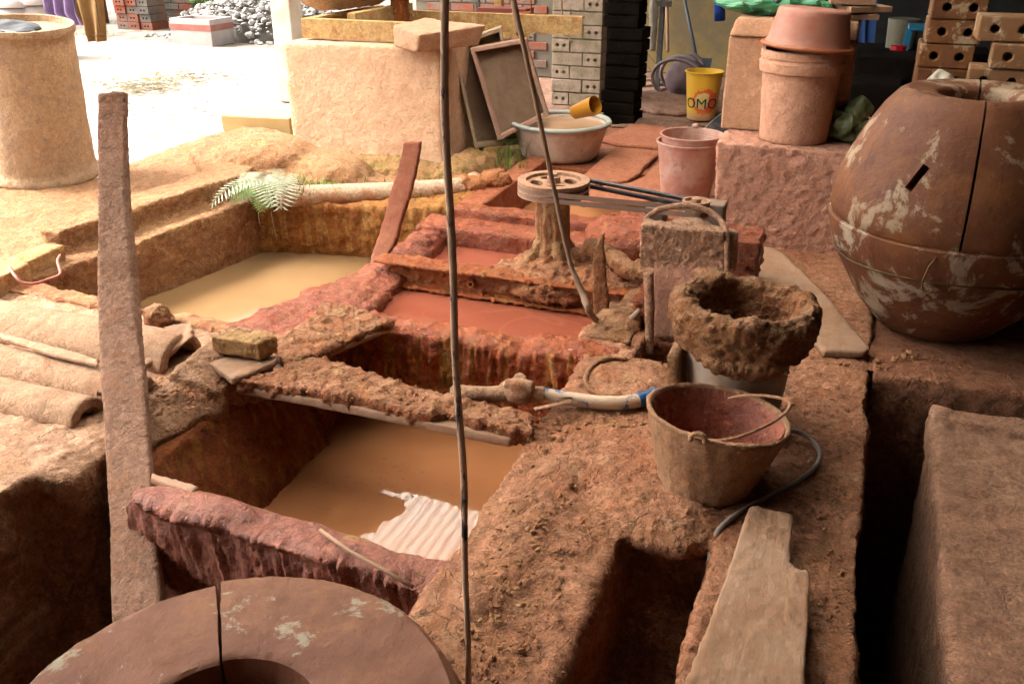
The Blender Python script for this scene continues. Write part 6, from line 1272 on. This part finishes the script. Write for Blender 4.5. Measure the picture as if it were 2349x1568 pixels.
# dim things in the dark interior
m_bluec = plain('blue_work_cloth', (.02, .06, .20), (.03, .08, .25), .85); 
o = mesh('hanging_jacket', cloth('j', '', [(-70, 1955, 2012), (0, 1952, 2012), (50, 1955, 2008), (98, 1962, 2004)], 6.3, m_bluec, 2), m_bluec, smooth=True); tag(o, 'dark blue jacket hanging in the dim interior', 'jacket')
st = thing('plastic_stool', 'blue plastic stool in the dim interior left of the clay block column', 'stool', aty(2100, 150, 7.6)); m_stool = plain('light_blue_plastic', (.04, .22, .40), (.05, .26, .45), .4)
s1, s2 = aty(2085, 62, 7.6), aty(2142, 62, 7.6); mesh('seat', box(s1[0], s2[0] + .1, 7.6, 7.9, s1[2] - .03, s1[2]), m_stool, st, bevel=.01)
for (x, y) in ((s1[0] + .01, 7.62), (s2[0] + .09, 7.62), (s1[0] + .01, 7.88), (s2[0] + .09, 7.88)): mesh('leg', hexa([(x - .05, y - .02, 0), (x - .01, y - .02, 0), (x - .01, y + .02, 0), (x - .05, y + .02, 0), (x - .02, y - .02, s1[2] - .03), (x + .02, y - .02, s1[2] - .03), (x + .02, y + .02, s1[2] - .03), (x - .02, y + .02, s1[2] - .03)]), m_stool, st)
rx_ = aty(2058, 130, 7.4); rt_ = thing('red_tin', 'red tin with a white band in the dim interior', 'tin', (rx_[0], 7.4, 0)); m_red = plain('bright_red_paint', (.55, .02, .03), (.5, .02, .03), .4)
zr0, zr1, zr2, zr3 = 0, aty(2058, 137, 7.4)[2], aty(2058, 130, 7.4)[2], aty(2058, 105, 7.4)[2]
mesh('tin_body', lathe([(.001, 0), (.055, 0), (.055, zr1), (.001, zr1)], 24, MT((rx_[0], 7.4, 0))), m_red, rt_); mesh('white_band', lathe([(.001, zr1), (.056, zr1), (.056, zr2), (.001, zr2)], 24, MT((rx_[0], 7.4, 0))), m_styro, rt_); mesh('tin_lid', lathe([(.001, zr2), (.055, zr2), (.055, zr3), (.001, zr3)], 24, MT((rx_[0], 7.4, 0))), m_red, rt_)
bt = aty(2085, 80, 8.2); o = mesh('storage_tub', lathe([(.001, bt[2] - .1), (.11, bt[2] - .1), (.12, bt[2] + .12), (.001, bt[2] + .12)], 24, MT((bt[0] - .05, 8.2, 0))), plain('grey_olive_tub', (.2, .19, .14), (.25, .23, .17), .5), smooth=True, sharp=40); tag(o, 'grey-olive tub on a shelf in the dim interior', 'tub')
o = mesh('dark_shelf', box(bt[0] - .7, bt[0] + .6, 8.05, 8.5, 0, bt[2] - .105), m_soot); tag(o, 'dark cupboard carrying the tub in the dim interior', 'cupboard')
o = mud('dark_heap', [box(-.30, .22, 6.2, 6.6, 0, .30), box(-.10, .30, 6.5, 6.9, 0, .42)], m_soot, vox=.03, sm=2, spec=[('fbm', .02, 6)]); tag(o, 'dark heap behind the pinkish block', 'heap')
# ------------------------------------------------------------------ scum on the water
def scum(name, n, fpos, smin, smax, mat, label):
    V, F = [], []
    for i in range(n):
        x, y, z = fpos(); s = random.uniform(smin, smax); k = random.randint(6, 10); a0 = random.uniform(0, 6); el = random.uniform(1, 2.5); o_ = len(V)
        for j in range(k):
            a_ = a0 + 2 * math.pi * j / k; r = s * random.uniform(.4, 1.1); V.append((x + r * el * math.cos(a_), y + r * math.sin(a_) * .7, z))
        F.append(tuple(range(o_, o_ + k)))
    o = mesh(name, (V, F), mat); return tag(o, label, kind='stuff')
m_scum = plain('dark_red_scum', (.30, .12, .07), (.40, .18, .09), .7, bumpd=0)
scum('floating_scum', 60, lambda: tuple(Vector(atz(random.gauss(900, 75), random.gauss(1105, 22), -.345)) + Vector((0, 0, .0012))), .0015, .006, m_scum, 'dark flecks of scum floating on the orange water')
scum('floating_scum', 30, lambda: tuple(Vector(atz(random.gauss(800, 120), random.gauss(1150, 18), -.345)) + Vector((0, 0, .0012))), .0012, .004, m_scum, 'fine flecks near the pink rim on the orange water')
# ------------------------------------------------------------------ crumbs of dry mud
def on(pts, z):
    xs = [p[0] for p in pts]; ys = [p[1] for p in pts]
    def f():
        for _ in range(60):
            x, y = random.uniform(min(xs), max(xs)), random.uniform(min(ys), max(ys)); ins = False; j = len(pts) - 1
            for i in range(len(pts)):
                if (pts[i][1] > y) != (pts[j][1] > y) and x < (pts[j][0] - pts[i][0]) * (y - pts[i][1]) / (pts[j][1] - pts[i][1]) + pts[i][0]: ins = not ins
                j = i
            if ins: return atz(x, y, z)
        return atz(x, y, z)
    return f
m_crumb = mudmat('dry_crumbs', (.44, .25, .15), (.54, .36, .22), (.34, .16, .09), bumpd=.003, scale=2)
scatter('mud_clods', 130, on([(1200, 960), (1480, 945), (1490, 1080), (1300, 1120), (1240, 1040)], .008), .006, .018, m_crumb, 'larger clods of dry clay on the ledge behind the orange tank')
scatter('mud_crumbs', 900, on([(1220, 960), (1500, 930), (1520, 1140), (1600, 1175), (1440, 1200), (1370, 1240), (1270, 1400), (1180, 1568), (1020, 1568), (1080, 1300), (1220, 1060)], .006), .002, .010, m_crumb, 'crumbs of dried clay scattered over the ledge')
scatter('mud_crumbs', 260, on([(1780, 1160), (1930, 850), (1950, 850), (1930, 1568), (1880, 1568), (1860, 1300)], .004), .002, .009, m_crumb, 'crumbs of dried clay on the strip beside the drain')
scatter('mud_crumbs', 200, on([(620, 850), (860, 870), (1200, 960), (1150, 985), (700, 900)], .04), .002, .008, m_crumb, 'crumbs of dried clay on the bridging board')
scatter('mud_crumbs', 160, on([(1400, 1400), (1620, 1400), (1580, 1568), (1340, 1568)], -.335), .003, .010, m_crumb, 'crumbs on the trough floor')
scatter('mud_crumbs', 220, on([(250, 940), (360, 860), (520, 850), (420, 960)], .02), .003, .012, m_crumb, 'crumbs at the end of the curved boards')
scatter('mud_crumbs', 200, on([(1870, 830), (2000, 830), (2090, 800), (2349, 880), (2349, 900), (2040, 850)], .012), .003, .014, m_crumb, 'crumbs along the kerb below the large mould')
